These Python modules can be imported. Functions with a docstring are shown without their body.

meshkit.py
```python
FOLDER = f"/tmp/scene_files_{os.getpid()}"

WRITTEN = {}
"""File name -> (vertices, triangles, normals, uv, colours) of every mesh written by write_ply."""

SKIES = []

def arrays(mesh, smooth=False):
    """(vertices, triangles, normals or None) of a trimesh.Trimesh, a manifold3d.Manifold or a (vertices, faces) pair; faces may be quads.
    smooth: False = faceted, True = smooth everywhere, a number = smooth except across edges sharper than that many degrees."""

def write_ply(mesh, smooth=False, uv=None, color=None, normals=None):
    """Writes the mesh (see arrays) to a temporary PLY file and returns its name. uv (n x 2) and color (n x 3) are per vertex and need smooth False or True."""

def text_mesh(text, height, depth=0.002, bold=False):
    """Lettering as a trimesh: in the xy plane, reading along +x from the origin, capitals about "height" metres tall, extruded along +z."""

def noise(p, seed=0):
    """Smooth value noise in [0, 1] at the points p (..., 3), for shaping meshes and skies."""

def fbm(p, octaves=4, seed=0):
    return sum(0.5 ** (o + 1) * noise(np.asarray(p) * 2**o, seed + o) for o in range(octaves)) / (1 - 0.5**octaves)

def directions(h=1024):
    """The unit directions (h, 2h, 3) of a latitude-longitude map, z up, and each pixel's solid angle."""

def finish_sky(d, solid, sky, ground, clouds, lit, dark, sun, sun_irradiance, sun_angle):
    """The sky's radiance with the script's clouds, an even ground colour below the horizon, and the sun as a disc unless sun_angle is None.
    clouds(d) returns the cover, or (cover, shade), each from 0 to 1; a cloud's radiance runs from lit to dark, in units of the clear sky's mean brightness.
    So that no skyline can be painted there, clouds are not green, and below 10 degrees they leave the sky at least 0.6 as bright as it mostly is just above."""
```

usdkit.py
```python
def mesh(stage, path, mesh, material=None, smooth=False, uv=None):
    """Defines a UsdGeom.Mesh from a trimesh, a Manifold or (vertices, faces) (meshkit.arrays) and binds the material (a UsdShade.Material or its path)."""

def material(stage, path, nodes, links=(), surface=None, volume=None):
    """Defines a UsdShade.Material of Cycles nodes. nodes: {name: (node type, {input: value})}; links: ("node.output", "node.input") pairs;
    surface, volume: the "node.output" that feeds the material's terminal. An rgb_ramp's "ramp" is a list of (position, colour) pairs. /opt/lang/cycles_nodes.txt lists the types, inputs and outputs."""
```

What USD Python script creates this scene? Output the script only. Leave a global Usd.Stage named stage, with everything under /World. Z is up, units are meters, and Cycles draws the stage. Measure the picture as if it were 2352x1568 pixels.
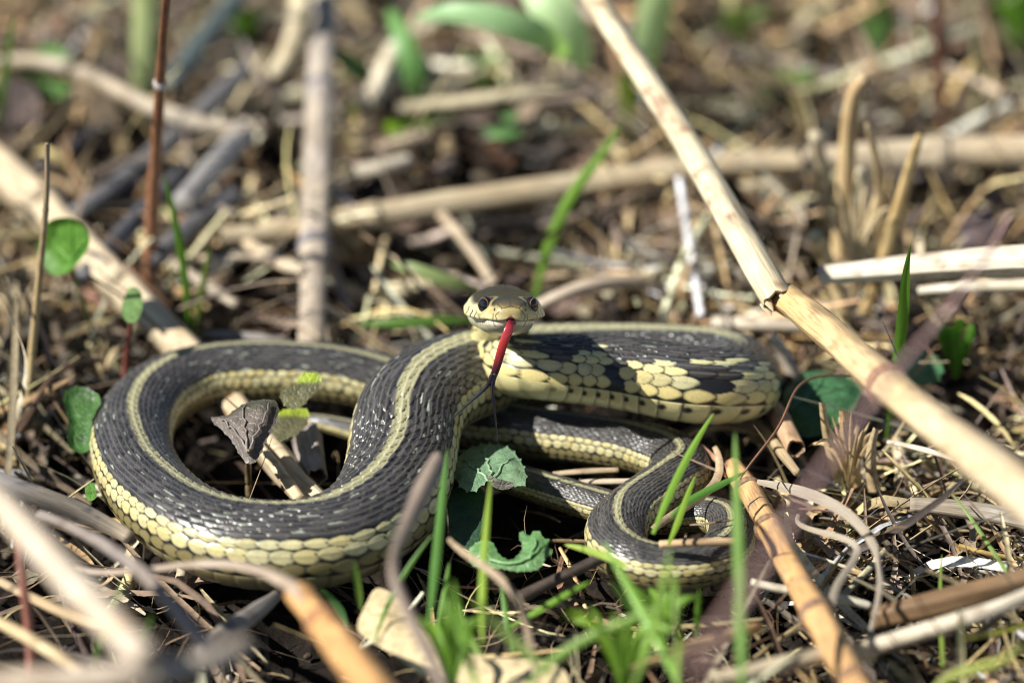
import math
import numpy as np, trimesh, usdkit, meshkit
from pxr import Gf, Sdf, Usd, UsdGeom, UsdLux, UsdShade, Vt
from scipy.interpolate import CubicSpline, PchipInterpolator
from scipy.spatial import cKDTree

stage = Usd.Stage.CreateInMemory()
UsdGeom.SetStageUpAxis(stage, 'Z'); UsdGeom.SetStageMetersPerUnit(stage, 1.0)
UsdGeom.Xform.Define(stage, '/World')

# ---------------------------------------------------------------- camera
DIST, PITCH, FOCAL, FOCUS, FSTOP, EXPOSURE = 0.72, math.radians(28), 138.07, 0.653, 8.2, 0.76
CAM = np.array([0, -DIST * math.cos(PITCH), DIST * math.sin(PITCH)])
FWD = -CAM / DIST; RIGHT = np.array([1.0, 0, 0]); UP = np.cross(RIGHT, FWD)
FPX = FOCAL / 36 * 2352
cam = UsdGeom.Camera.Define(stage, '/World/camera')
cam.CreateHorizontalApertureAttr(36.0); cam.CreateVerticalApertureAttr(24.0); cam.CreateFocalLengthAttr(FOCAL)
cam.CreateFocusDistanceAttr(FOCUS); cam.CreateFStopAttr(FSTOP); cam.CreateClippingRangeAttr(Gf.Vec2f(0.05, 1000)); cam.CreateExposureAttr(EXPOSURE)
m4 = Gf.Matrix4d(*RIGHT, 0, *UP, 0, *(-FWD), 0, *CAM, 1)
UsdGeom.Xformable(cam).AddTransformOp().Set(m4)

# ---------------------------------------------------------------- sky and sun
SUN = np.array([-0.70, -0.22, 0.68]); SUN /= np.linalg.norm(SUN)
sky = UsdLux.DomeLight.Define(stage, '/World/sky')
skym = usdkit.material(stage, '/World/Looks/sky_look', {
    'sky': ('sky_texture', {'sky_type': 'single_scattering', 'sun_disc': False, 'air_density': 0.75, 'aerosol_density': 0.35, 'sun_elevation': math.asin(SUN[2]), 'sun_rotation': math.atan2(SUN[0], SUN[1])}),
    'bg': ('background_shader', {'strength': 0.05})}, [('sky.color', 'bg.color')], surface='bg.background')
UsdShade.MaterialBindingAPI.Apply(sky.GetPrim()).Bind(skym)
sky.GetPrim().SetCustomDataByKey('kind', 'structure')
sun = UsdLux.DistantLight.Define(stage, '/World/sun')
sun.CreateNormalizeAttr(True); sun.CreateIntensityAttr(1.25); sun.CreateAngleAttr(0.53); sun.CreateColorAttr(Gf.Vec3f(1.0, 0.965, 0.91))
zax = SUN; xax = np.cross([0, 0, 1.0], zax); xax /= np.linalg.norm(xax); yax = np.cross(zax, xax)
UsdGeom.Xformable(sun).AddTransformOp().Set(Gf.Matrix4d(*xax, 0, *yax, 0, *zax, 0, 0, 0, 2, 1))

# ---------------------------------------------------------------- placing: a spot in the frame at a height above the ground (mm), or at a depth
def ray(px, py):
    d = FWD * FPX + RIGHT * (px - 1176) + UP * (784 - py)
    return d / np.linalg.norm(d)
def at(px, py, z=0.0):
    d = ray(px, py); return CAM + d * ((z / 1000 - CAM[2]) / d[2])
def at_y(px, py, y):
    d = ray(px, py); return CAM + d * ((y - CAM[1]) / d[1])
def mm(px, p):
    return px * float((np.asarray(p) - CAM) @ FWD) / FPX
def pix(p):
    q = np.asarray(p) - CAM; d = q @ FWD
    return 1176 + q @ RIGHT * FPX / d, 784 - q @ UP * FPX / d, d
def sm(x, a, b):
    t = np.clip((x - a) / (b - a), 0, 1); return t * t * (3 - 2 * t)
def lerp(a, b, t):
    return np.asarray(a) * (1 - t)[..., None] + np.asarray(b) * t[..., None]

# ---------------------------------------------------------------- writing prims
TAKEN = {}
def numbered(parent, name):
    n = TAKEN.get((parent, name), 0); TAKEN[parent, name] = n + 1
    return f'{parent}/{name}' + (f'_{n:03d}' if n else '')
def put(name, v, f, mat, parent='/World', col=None, uv=None, smooth=True):
    path = numbered(str(parent), name)
    v = np.asarray(v, np.float32); f = np.asarray(f, np.int32)
    m = UsdGeom.Mesh.Define(stage, path)
    m.CreatePointsAttr(Vt.Vec3fArray.FromNumpy(np.ascontiguousarray(v)))
    m.CreateFaceVertexCountsAttr(Vt.IntArray.FromNumpy(np.full(len(f), f.shape[1], np.int32)))
    m.CreateFaceVertexIndicesAttr(Vt.IntArray.FromNumpy(np.ascontiguousarray(f).ravel()))
    m.CreateSubdivisionSchemeAttr('none')
    if smooth:
        t = f if f.shape[1] == 3 else np.vstack([f[:, [0, 1, 2]], f[:, [0, 2, 3]]])
        n = np.zeros(v.shape); w = np.cross(v[t[:, 1]] - v[t[:, 0]], v[t[:, 2]] - v[t[:, 0]]).astype(float)
        for k in range(3):
            for c in range(3):
                n[:, c] += np.bincount(t[:, k], w[:, c], len(v))
        ln = np.linalg.norm(n, axis=1, keepdims=True)
        n = np.where(ln > 0, n / np.maximum(ln, 1e-300), [0, 0, 1.0])
        m.CreateNormalsAttr(Vt.Vec3fArray.FromNumpy(n.astype(np.float32))); m.SetNormalsInterpolation('vertex')
    pv = UsdGeom.PrimvarsAPI(m)
    if col is not None:
        col = np.broadcast_to(np.asarray(col, np.float32), (len(v), 3))
        pv.CreatePrimvar('tint', Sdf.ValueTypeNames.Color3fArray, 'vertex').Set(Vt.Vec3fArray.FromNumpy(np.ascontiguousarray(col)))
    if uv is not None:
        pv.CreatePrimvar('st', Sdf.ValueTypeNames.TexCoord2fArray, 'vertex').Set(Vt.Vec2fArray.FromNumpy(np.ascontiguousarray(uv, dtype=np.float32)))
    UsdShade.MaterialBindingAPI.Apply(m.GetPrim()).Bind(mat)
    return m.GetPrim()
def tag(p, label=None, cat=None, group=None, kind=None):
    for k, x in (('label', label), ('category', cat), ('group', group), ('kind', kind)):
        if x: p.SetCustomDataByKey(k, x)
    return p
def thing(name, label, cat, loc, group=None):
    path = numbered('/World', name)
    x = UsdGeom.Xform.Define(stage, path); x.AddTranslateOp().Set(Gf.Vec3d(*map(float, loc)))
    tag(x.GetPrim(), label, cat, group)
    return path, np.asarray(loc, float)

# ---------------------------------------------------------------- materials
def M(name, nodes, links, surface='p.BSDF'):
    return usdkit.material(stage, '/World/Looks/' + name, nodes, links, surface=surface)
def tint_look(name, rough, spec, streak=None, nscale=900.0, lo=0.72, hi=1.2, bump=0.25, bdist=0.0002, trans=0.0, coat=0.0):
    """The mesh's own tint, broken up by grain: streaks along the piece (through its st) or an even mottle."""
    N = {'a': ('attribute', {'attribute': 'tint'}), 'p': ('principled_bsdf', {'roughness': rough, 'specular_ior_level': spec, 'coat_weight': coat, 'coat_roughness': 0.1}),
         'n': ('noise_texture', {'scale': 1.0 if streak else nscale, 'detail': 5.0, 'roughness': 0.62}),
         'r': ('map_range', {'from_min': 0.28, 'from_max': 0.72, 'to_min': lo, 'to_max': hi}),
         'm': ('mix_color', {'blend_type': 'multiply', 'fac': 1.0, 'use_clamp': False}), 'c': ('combine_color', {}),
         'b': ('bump', {'strength': bump, 'distance': bdist})}
    L = [('n.fac', 'r.value'), ('r.result', 'c.r'), ('r.result', 'c.g'), ('r.result', 'c.b'), ('a.color', 'm.a'), ('c.color', 'm.b'), ('m.result', 'p.base_color'), ('n.fac', 'b.height'), ('b.normal', 'p.normal')]
    if streak:
        N['u'] = ('uvmap', {'attribute': 'st'}); N['s'] = ('mapping', {'scale': streak}); L += [('u.UV', 's.vector'), ('s.vector', 'n.vector')]
    else:
        N['g'] = ('geometry', {}); L += [('g.position', 'n.vector')]
    if trans:
        N['t'] = ('translucent_bsdf', {}); N['x'] = ('mix_closure', {'fac': trans})
        N['tc'] = ('mix_color', {'blend_type': 'multiply', 'fac': 1.0, 'b': (1.25, 1.3, 0.55), 'use_clamp': False})
        L += [('m.result', 'tc.a'), ('tc.result', 't.color'), ('p.BSDF', 'x.closure1'), ('t.BSDF', 'x.closure2')]
        return M(name, N, L, 'x.closure')
    return M(name, N, L)
SKIN = tint_look('snake_skin', 0.32, 0.5, None, 2600.0, 0.85, 1.12, 0.12, 0.00008)
EYE = M('eye_look', {'a': ('attribute', {'attribute': 'tint'}), 'p': ('principled_bsdf', {'roughness': 0.04, 'specular_ior_level': 0.6, 'coat_weight': 1.0, 'coat_roughness': 0.02})}, [('a.color', 'p.base_color')])
TONGUE = tint_look('tongue_look', 0.16, 0.6, None, 2500.0, 0.7, 1.25, 0.15, 0.0001, coat=0.6)
REED = tint_look('dry_reed', 0.55, 0.3, (46.0, 16.0, 1.0), lo=0.5, hi=1.28, bump=0.7, bdist=0.00015)
STRAW = tint_look('dry_straw', 0.6, 0.3, None, 700.0, 0.55, 1.3, 0.4, 0.0002, trans=0.0)
BARK = tint_look('stem_skin', 0.42, 0.4, (6.0, 60.0, 1.0), lo=0.55, hi=1.35, bump=0.5, bdist=0.0002)
GRASS = tint_look('grass_blade', 0.42, 0.4, (14.0, 8.0, 1.0), lo=0.8, hi=1.18, bump=0.35, bdist=0.00012, trans=0.38)
LEAF = M('leaf_skin_veined', {'a': ('attribute', {'attribute': 'tint'}), 'g': ('geometry', {}), 'n': ('noise_texture', {'scale': 500.0, 'detail': 5.0}), 'v': ('voronoi_texture', {'feature': 'distance_to_edge', 'scale': 1000.0}),
    'w': ('mix_color', {'blend_type': 'mix', 'fac': 0.0015, 'use_clamp': False}), 'nm': ('map_range', {'from_min': 0.3, 'from_max': 0.7, 'to_min': 0.7, 'to_max': 1.25}), 'vm': ('map_range', {'from_min': 0.0, 'from_max': 0.16, 'to_min': 0.0, 'to_max': 1.0, 'clamp': True}),
    'h': ('math', {'math_type': 'multiply_add', 'value2': 0.6}), 'vc': ('map_range', {'from_min': 0.0, 'from_max': 0.10, 'to_min': 1.18, 'to_max': 0.97, 'clamp': True}), 'mu': ('math', {'math_type': 'multiply'}), 'c': ('combine_color', {}), 'm': ('mix_color', {'blend_type': 'multiply', 'fac': 1.0, 'use_clamp': False}),
    'b': ('bump', {'strength': 0.45, 'distance': 0.0002}), 'p': ('principled_bsdf', {'roughness': 0.42, 'specular_ior_level': 0.4}), 't': ('translucent_bsdf', {}), 'tc': ('mix_color', {'blend_type': 'multiply', 'fac': 1.0, 'b': (1.25, 1.3, 0.55), 'use_clamp': False}), 'x': ('mix_closure', {'fac': 0.25})},
    [('g.position', 'n.vector'), ('g.position', 'w.a'), ('n.color', 'w.b'), ('w.result', 'v.vector'), ('n.fac', 'nm.value'), ('v.distance', 'vm.value'), ('v.distance', 'vc.value'), ('n.fac', 'h.value1'), ('vm.result', 'h.value3'), ('nm.result', 'mu.value1'), ('vc.result', 'mu.value2'), ('mu.value', 'c.r'), ('mu.value', 'c.g'), ('mu.value', 'c.b'),
     ('a.color', 'm.a'), ('c.color', 'm.b'), ('m.result', 'p.base_color'), ('m.result', 'tc.a'), ('tc.result', 't.color'), ('h.value', 'b.height'), ('b.normal', 'p.normal'), ('p.BSDF', 'x.closure1'), ('t.BSDF', 'x.closure2')], 'x.closure')
LITTER = tint_look('litter_look', 0.75, 0.2, None, 420.0, 0.5, 1.4, 0.6, 0.0004)
SOIL = M('soil_look', {'g': ('geometry', {}), 'n': ('noise_texture', {'scale': 260.0, 'detail': 8.0, 'roughness': 0.7}),
    'r': ('rgb_ramp', {'ramp': [(0.3, (0.006, 0.0045, 0.0035)), (0.5, (0.014, 0.0105, 0.008)), (0.66, (0.032, 0.024, 0.017)), (0.8, (0.07, 0.054, 0.038))]}),
    'b': ('bump', {'strength': 0.9, 'distance': 0.0015}), 'p': ('principled_bsdf', {'roughness': 0.92, 'specular_ior_level': 0.15})},
    [('g.position', 'n.vector'), ('n.fac', 'r.fac'), ('r.color', 'p.base_color'), ('n.fac', 'b.height'), ('b.normal', 'p.normal')])

# ---------------------------------------------------------------- the ground
def stretch(lo, hi, step, far):
    a = np.arange(lo, hi + step / 2, step); g = step * 1.35 ** np.arange(1, 40); g = np.cumsum(g); g = g[g < far]
    return np.r_[lo - g[::-1], a, hi + g]
def ground_z(x, y):
    p = np.stack([x, y, np.zeros_like(x)], -1)
    near = 1 - sm(np.hypot(x, y), 0.3, 1.0)
    return (-0.0085 + (meshkit.fbm(p * 60, 4, 3) - 0.5) * (0.012 + 0.026 * sm(y, 0.0, 0.06)) * near + (meshkit.fbm(p * 300, 3, 8) - 0.5) * 0.006 * near + (meshkit.fbm(p * 4, 3, 5) - 0.5) * 0.05 * sm(np.hypot(x, y), 0.35, 1.5))
gx, gy = np.meshgrid(stretch(-0.17, 0.17, 0.0016, 30), stretch(-0.17, 0.3, 0.0016, 30), indexing='ij')
gv = np.stack([gx, gy, ground_z(gx, gy)], -1).reshape(-1, 3)
i, j = np.meshgrid(np.arange(gx.shape[0] - 1), np.arange(gx.shape[1] - 1), indexing='ij'); w = gx.shape[1]
gf = np.stack([i * w + j, (i + 1) * w + j, (i + 1) * w + j + 1, i * w + j + 1], -1).reshape(-1, 4)
tag(put('ground', gv, gf, SOIL), 'dark crumbly soil under the dry litter', kind='structure')
# ================================================================ the snake
mmv = lambda *a: np.array(a) / 1000.0
HEAD_PITCH, HEAD_YAW = math.radians(22), math.radians(5)
AX = np.array([math.sin(HEAD_YAW) * math.cos(HEAD_PITCH), -math.cos(HEAD_YAW) * math.cos(HEAD_PITCH), math.sin(HEAD_PITCH)])
JAW = at(1157, 703, 32.0)                       # middle of the jaws, 5 mm before the occiput
OCC = JAW - AX * 0.005; TIP = OCC + AX * 0.020
HX = np.cross(AX, [0, 0, 1.0]); HX /= -np.linalg.norm(HX)   # the viewer's right
HZ = np.cross(HX, AX); HZ = HZ if HZ[2] > 0 else -HZ
# way points from the neck to the tail: (px, py, height mm, half width mm, dorsal lean x, y)
yo = OCC[1]
W = [(at_y(1156, 738, yo + 0.0048), 4.6, (0.05, 0.55)), (at_y(1147, 782, yo + 0.0070), 4.9, (0.8, 1.6)), (at_y(1155, 824, yo + 0.0040), 5.4, (0.8, 1.2)),
     (at(1215, 845, 18.5), 6.0, (0.2, 0.65)), (at(1310, 850, 18), 6.5, (0, 0.52)), (at(1450, 863, 17), 7.0, (0, 0.5)), (at(1570, 884, 16), 7.4, (0, 0.5)), (at(1652, 890, 14.5), 7.5, (0, 0.5)),
     (at(1694, 874, 11), 7.6, (0.1, 0.45)), (at(1660, 846, 9), 7.8, (0, 0.26)), (at(1570, 836, 8.5), 8.0, (0, 0.25)), (at(1450, 834, 8.2), 8.3, (0, 0.22)), (at(1290, 838, 8.5), 8.6, (0, 0.15)), (at(1150, 848, 10.5), 8.8, (0, 0.05)),
     (at(1050, 870, 13.5), 9.0, (0, 0)), (at(978, 908, 14.5), 9.1, (0, 0)), (at(938, 965, 13.5), 9.2, (0, 0)), (at(924, 1045, 10.5), 9.2, (0, 0)), (at(897, 1137, 8.5), 9.2, (-.1, 0.1)), (at(830, 1209, 8), 9.2, (-.1, 0.25)),
     (at(735, 1248, 7.8), 9.1, (0, 0.3)), (at(600, 1255, 7.6), 9.0, (0, 0.33)), (at(475, 1226, 7.5), 8.5, (0.12, 0.3)), (at(380, 1164, 7.5), 7.8, (0.2, 0.2)), (at(315, 1078, 7.2), 7.2, (0.2, 0)), (at(304, 990, 7.0), 6.9, (0.05, 0)),
     (at(350, 918, 6.8), 6.8, (-.05, 0.1)), (at(440, 873, 6.5), 6.8, (0, 0.2)), (at(560, 858, 6.2), 6.9, (0, 0.22)), (at(680, 858, 6.0), 6.7, (0, 0.22)), (at(800, 868, 5.5), 6.4, (0, 0.15)), (at(900, 888, 4.6), 6.1, (0, 0)), (at(1000, 922, 4.0), 5.9, (0, 0)),
     (at(1110, 968, 4.0), 5.7, (0, 0)), (at(1210, 994, 4.3), 5.5, (0, 0.25)), (at(1310, 1007, 4.5), 5.4, (0, 0.25)), (at(1420, 1022, 4.6), 5.3, (0, 0.2)), (at(1520, 1042, 4.8), 5.2, (0, 0)), (at(1562, 1075, 5.4), 5.2, (0, 0)), (at(1530, 1118, 6.0), 5.2, (-.3, 0.1)),
     (at(1462, 1165, 6.4), 5.2, (-.3, 0.15)), (at(1415, 1222, 6.0), 5.1, (0.05, 0.1)), (at(1440, 1280, 5.2), 5.0, (0.15, 0.25)), (at(1530, 1305, 4.8), 4.8, (0, 0.32)), (at(1620, 1295, 4.5), 4.5, (0, 0.3)), (at(1676, 1245, 4.0), 4.1, (0, 0)), (at(1660, 1193, 3.6), 3.7, (0, 0)),
     (at(1600, 1180, 2.8), 3.5, (0, 0)), (at(1510, 1186, 1.6), 3.4, (0, 0)), (at(1420, 1172, 1.6), 3.3, (0, 0)), (at(1320, 1143, 2.0), 3.2, (0, 0)), (at(1220, 1112, 2.2), 3.0, (0, 0)), (at(1100, 1075, 1.8), 2.8, (0, 0)), (at(960, 1040, 1.0), 2.4, (0, 0)),
     (at(850, 1000, 1.4), 2.1, (0, 0)), (at(760, 975, 2.0), 1.7, (0, 0)), (at(690, 962, 2.0), 1.1, (0, 0)), (at(632, 958, 1.6), 0.25, (0, 0))]
ctrl = np.array([TIP, TIP - AX * 0.007, TIP - AX * 0.014, OCC] + [q[0] for q in W])
half = np.array([4.9] * 4 + [q[1] for q in W]) / 1000
lean = np.array([(0.02, 0.3)] * 4 + [q[2] for q in W])
t = np.r_[0, np.cumsum(np.linalg.norm(np.diff(ctrl, axis=0), axis=1) ** 0.75)]
cs = CubicSpline(t, ctrl)
tt = np.linspace(0, t[-1], 12000); arc = np.r_[0, np.cumsum(np.linalg.norm(np.diff(cs(tt), axis=0), axis=1))]
TOTAL = arc[-1]
hs = 0.020 * (1 - np.cos(np.linspace(0, math.pi / 2, 60))) ** 1.0                       # fine rows at the snout
s_head = np.r_[0.00002, 0.0008 * np.linspace(0.05, 1, 14) ** 1.6, np.arange(0.00092, 0.0225, 0.00013)]
s_body = np.arange(0.0227, 0.38, 0.00026); s_tail = np.arange(s_body[-1] + 0.00026, TOTAL - 0.0002, 0.00026)
S = np.unique(np.round(np.r_[s_head, s_body, s_tail], 7))
tS = np.interp(S, arc, tt); C = cs(tS); T = cs(tS, 1); T /= -np.linalg.norm(T, axis=1, keepdims=True)   # T points to the head
st_ctrl = np.interp(t, tt, arc)
A = PchipInterpolator(st_ctrl, half)(S)
lx, ly = PchipInterpolator(st_ctrl, lean[:, 0])(S), PchipInterpolator(st_ctrl, lean[:, 1])(S)
D = np.stack([lx, ly, np.ones_like(lx)], -1); D -= (D * T).sum(1, keepdims=True) * T; D /= np.linalg.norm(D, axis=1, keepdims=True)
X = np.cross(D, T)                                # lateral: on the head this is the viewer's left or right
X *= np.sign(X[0] @ RIGHT)
BODY_PTS, BODY_R = C, A
APEX = float(np.interp(t[12], tt, arc)) * 1000; print('apex', APEX, 'total', TOTAL)
# angles round the body, dense on the back and flanks
g = np.linspace(-math.pi, math.pi, 4001); dens = 0.42 + 0.58 * (1 - sm(np.abs(g), 2.15, 2.5)); cum = np.r_[0, np.cumsum((dens[1:] + dens[:-1]) / 2)]
NA = 236
TH = np.interp(np.arange(NA) / NA * cum[-1], cum, g)
n, k = len(S), NA
s2, th = S[:, None] * 1000, TH[None, :]           # mm, radians
a2 = A[:, None] * 1000
# --- plain section of the body
flat = 0.80 + 0.12 * (1 - sm(s2, 60, 110)) + 0.1 * sm(s2, 430, 520)
sn, cs_ = np.sin(th), np.cos(th)
ex = np.sign(sn) * np.abs(sn) ** 0.94; ez = np.where(cs_ > 0, np.abs(cs_) ** 0.96, -np.abs(cs_) ** 0.80 * 0.92)
bx, bz = a2 * ex, a2 * flat * ez
# --- section of the head, u mm forward of the occiput
u = np.clip(20 - s2, -6, 20)
U = np.array([-5, -2, 0, 2, 4, 6, 8.5, 11, 13, 14.5, 16, 17.2, 18.4, 20.0])
prof = lambda y: PchipInterpolator(U, y)(u)
hw = prof([4.9, 5.0, 5.4, 6.3, 6.95, 7.05, 6.9, 6.3, 5.65, 5.1, 4.5, 4.0, 3.6, 3.2])
zc = prof([0, -0.1, -0.5, -1.1, -1.4, -1.5, -1.45, -1.3, -1.15, -1.05, -0.95, -0.8, -0.5, -0.2])
top = prof([4.3, 3.2, 2.6, 2.5, 2.45, 2.4, 2.4, 2.4, 2.4, 2.3, 2.15, 2.0, 1.85, 1.65])
bot = prof([-4.5, -4.5, -4.4, -4.3, -4.2, -4.15, -4.05, -3.9, -3.7, -3.5, -3.25, -3.0, -2.7, -2.2])
cap = np.clip((u - 16.6) / 3.4, 0, 1); cap = (1 - cap ** 2.9) ** (1 / 2.5)
tn = 0.70; hx = hw * np.sign(sn) * np.abs(sn) ** 0.82 * cap
hz = zc + np.where(cs_ > 0, (top - zc) * np.abs(cs_) ** tn, (bot - zc) * np.abs(cs_) ** 0.78) * cap
hx = hx * 0.92; hz = hz * 1.10
hx = hx * (1 - 0.17 * np.exp(-((hz - 0.95) / 0.8) ** 2) * sm(u, 15.0, 16.4) * (1 - sm(u, 18.4, 19.4)))
wgt = 1 - sm(s2, 20, 25.5)
x = bx * (1 - wgt) + hx * wgt; z = bz * (1 - wgt) + hz * wgt
along = np.zeros_like(x)
# mouth: groove, set back lower jaw, lips
zm = -1.25 - 0.25 * sm(17.5 - u, 0, 4) + 1.0 * (1 - sm(u, 1.5, 7.5)) ** 1.4 + 0.38 * np.exp(-(x / 1.25) ** 2) * sm(u, 16.5, 18.5)
jaw = (1 - sm(s2, 17, 19.5)) * (s2 < 20)
low = sm(zm - z, -0.12, 0.25) * jaw
x *= 1 - low * sm(u, 2, 6) * (0.085 + 0.15 * sm(17.5 - u, 0, 5))
along -= 0.55 * low * sm(u, 15, 18.5)
groove = np.exp(-((z - zm) / 0.16) ** 2) * jaw
x *= 1 - 0.06 * groove; along -= 0.3 * groove * sm(u, 17, 19)
lip = np.exp(-((z - zm - 0.55) / 0.42) ** 2) * jaw * sm(u, 0, 4); x *= 1 + 0.05 * lip
# eyes: sockets and brows
EYES = [np.array([sd * 3.78, 14.5, 1.10]) for sd in (-1, 1)]
for e in EYES:
    d = np.sqrt(((x - e[0]) * 0.8) ** 2 + (u - e[1]) ** 2 + (z - e[2]) ** 2)
    rim = np.exp(-((d - 1.75) / 0.34) ** 2); pit = np.exp(-(d / 1.15) ** 4)
    on = (s2 < 12)
    x += np.sign(e[0]) * (0.24 * rim - 0.55 * pit) * on
nost = [np.array([sd * 2.55, 18.3, 0.62]) for sd in (-1, 1)]
nd = np.full_like(x, 9.0)
for e in nost:
    nd = np.minimum(nd, np.sqrt(((x - e[0]) * 1.0) ** 2 * 2 + ((u - e[1]) * 0.5) ** 2 + ((z - e[2]) * 0.62) ** 2))
along -= 0.35 * np.exp(-(nd / 0.22) ** 2)
# --- scales
dth = np.gradient(TH); 
prm = np.abs(th) / math.pi; fr = (prm * 1.0 + 0.0) + 0 * s2          # share of the half girth, dorsal 0 to ventral 1
VENT = 0.632
q = PchipInterpolator([0, 30, 65, 93, 113.76, 181], [0, 4.1, 8.5, 10.5, 11.5, 11.5])(np.degrees(np.abs(th))) * np.sign(th) + 0 * s2
Lsc = A * 1000 * (0.295 + 0.135 * (1 - sm(S * 1000, 70, 130))); Lsc = np.maximum(Lsc, 0.5)
phi = np.r_[0, np.cumsum(np.diff(S) * 1000 / ((Lsc[1:] + Lsc[:-1]) / 2))][:, None] + 0 * th
stretchy = (1 - sm(s2, 80, 140))                   # on the neck the skin shows between the scales
def hsh(a, b, c=0):
    v = np.sin(a * 127.1 + b * 311.7 + c * 74.7) * 43758.5453; return v - np.floor(v)
besta = np.full_like(x, -9.0); edge = np.zeros_like(x); bi = np.zeros_like(x); bk = np.zeros_like(x); bb = np.zeros_like(x)
i0 = np.round(q)
for di in (-1, 0, 1):
    ii = i0 + di
    ok = np.abs(ii) <= 11
    off = 0.5 * (np.abs(ii) % 2)
    k0 = np.round(phi - off)
    for dk in (-1, 0, 1):
        kk = k0 + dk
        al = phi - off - kk; b = q - ii + 0.16 * (hsh(ii, kk, 11) - 0.5) * (np.abs(ii) > 1); al = al + 0.22 * (hsh(ii, kk, 13) - 0.5) * (np.abs(ii) > 1)
        big = np.clip(np.abs(ii) - 8, 0, 1); hwid = 0.63 - 0.06 * stretchy - 0.10 * big * (1 - stretchy)
        aa = np.where(al > -0.05, (al + 0.05) / (0.72 - 0.08 * stretchy - 0.10 * big * (1 - stretchy)), (al + 0.05) / 0.6)
        e = 1 - (np.abs(aa) ** (1.75 + 0.3 * (al < 0)) + (np.abs(b) / hwid) ** (1.85 + 0.7 * (al < 0)))
        use = ok & (e > 0) & (al > besta)
        besta = np.where(use, al, besta); edge = np.where(use, e, edge); bi = np.where(use, ii, bi); bk = np.where(use, kk, bk); bb = np.where(use, b, bb)
gap = besta < -5
R = np.abs(np.where(gap, i0, bi))
vent = fr >= VENT
va = phi - np.floor(phi)
hsc = a2 / 9.0 * np.where(R >= 9, 0.19, 0.50 - 0.02 * R)
h = np.where(gap, 0, hsc * (0.30 + 0.70 * (besta + 0.6) / 1.35) * sm(edge, 0, 0.22) + 0.075 * a2 / 9 * np.exp(-(bb / 0.13) ** 2) * sm(edge, 0.05, 0.4) * (R < 10.5))
h = np.where(vent, hsc * (0.25 + 0.8 * va) * sm(1 - va, 0, 0.07) * sm(va, -0.05, 0.06) + 0.02, h)
bodyw = sm(s2, 18.5, 24)
h = h * bodyw
wr = np.hypot(x, z) + 1e-6
x = x + h * x / wr; z = z + h * z / wr
V = C[:, None, :] + (X[:, None, :] * x[..., None] + D[:, None, :] * z[..., None] + T[:, None, :] * along[..., None]) / 1000
# --- colours of the body
DARK, DARK2, SKINC = (0.013, 0.0128, 0.0145), (0.028, 0.027, 0.029), (0.006, 0.006, 0.0065)
STRIPE, YEL, OLIVE, BELLY = (0.30, 0.29, 0.165), (0.52, 0.435, 0.18), (0.16, 0.13, 0.05), (0.20, 0.17, 0.08)
rnd, rnd2 = hsh(bi, bk), hsh(bi, bk, 3)
neck = 1 - sm(s2, 92, 150)
col = lerp(DARK, (0.055, 0.050, 0.047), np.where(rnd < 0.45, rnd * 0.5, np.where(rnd < 0.8, 0.4 + 0.3 * rnd2, 1.0)))
col = lerp(col, (0.085, 0.078, 0.076), rnd2 * sm(edge, 0.15, 0.7) * 0.45); col = lerp(col, (0.16, 0.135, 0.105), np.exp(-(bb / 0.11) ** 2) * 0.6 * sm(edge, 0.1, 0.4)); col = col * (0.30 + 0.75 * sm(edge, 0.03, 0.3))[..., None]
tail_rim = 0.6 + 0.4 * sm(s2, 330, 420)
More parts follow.
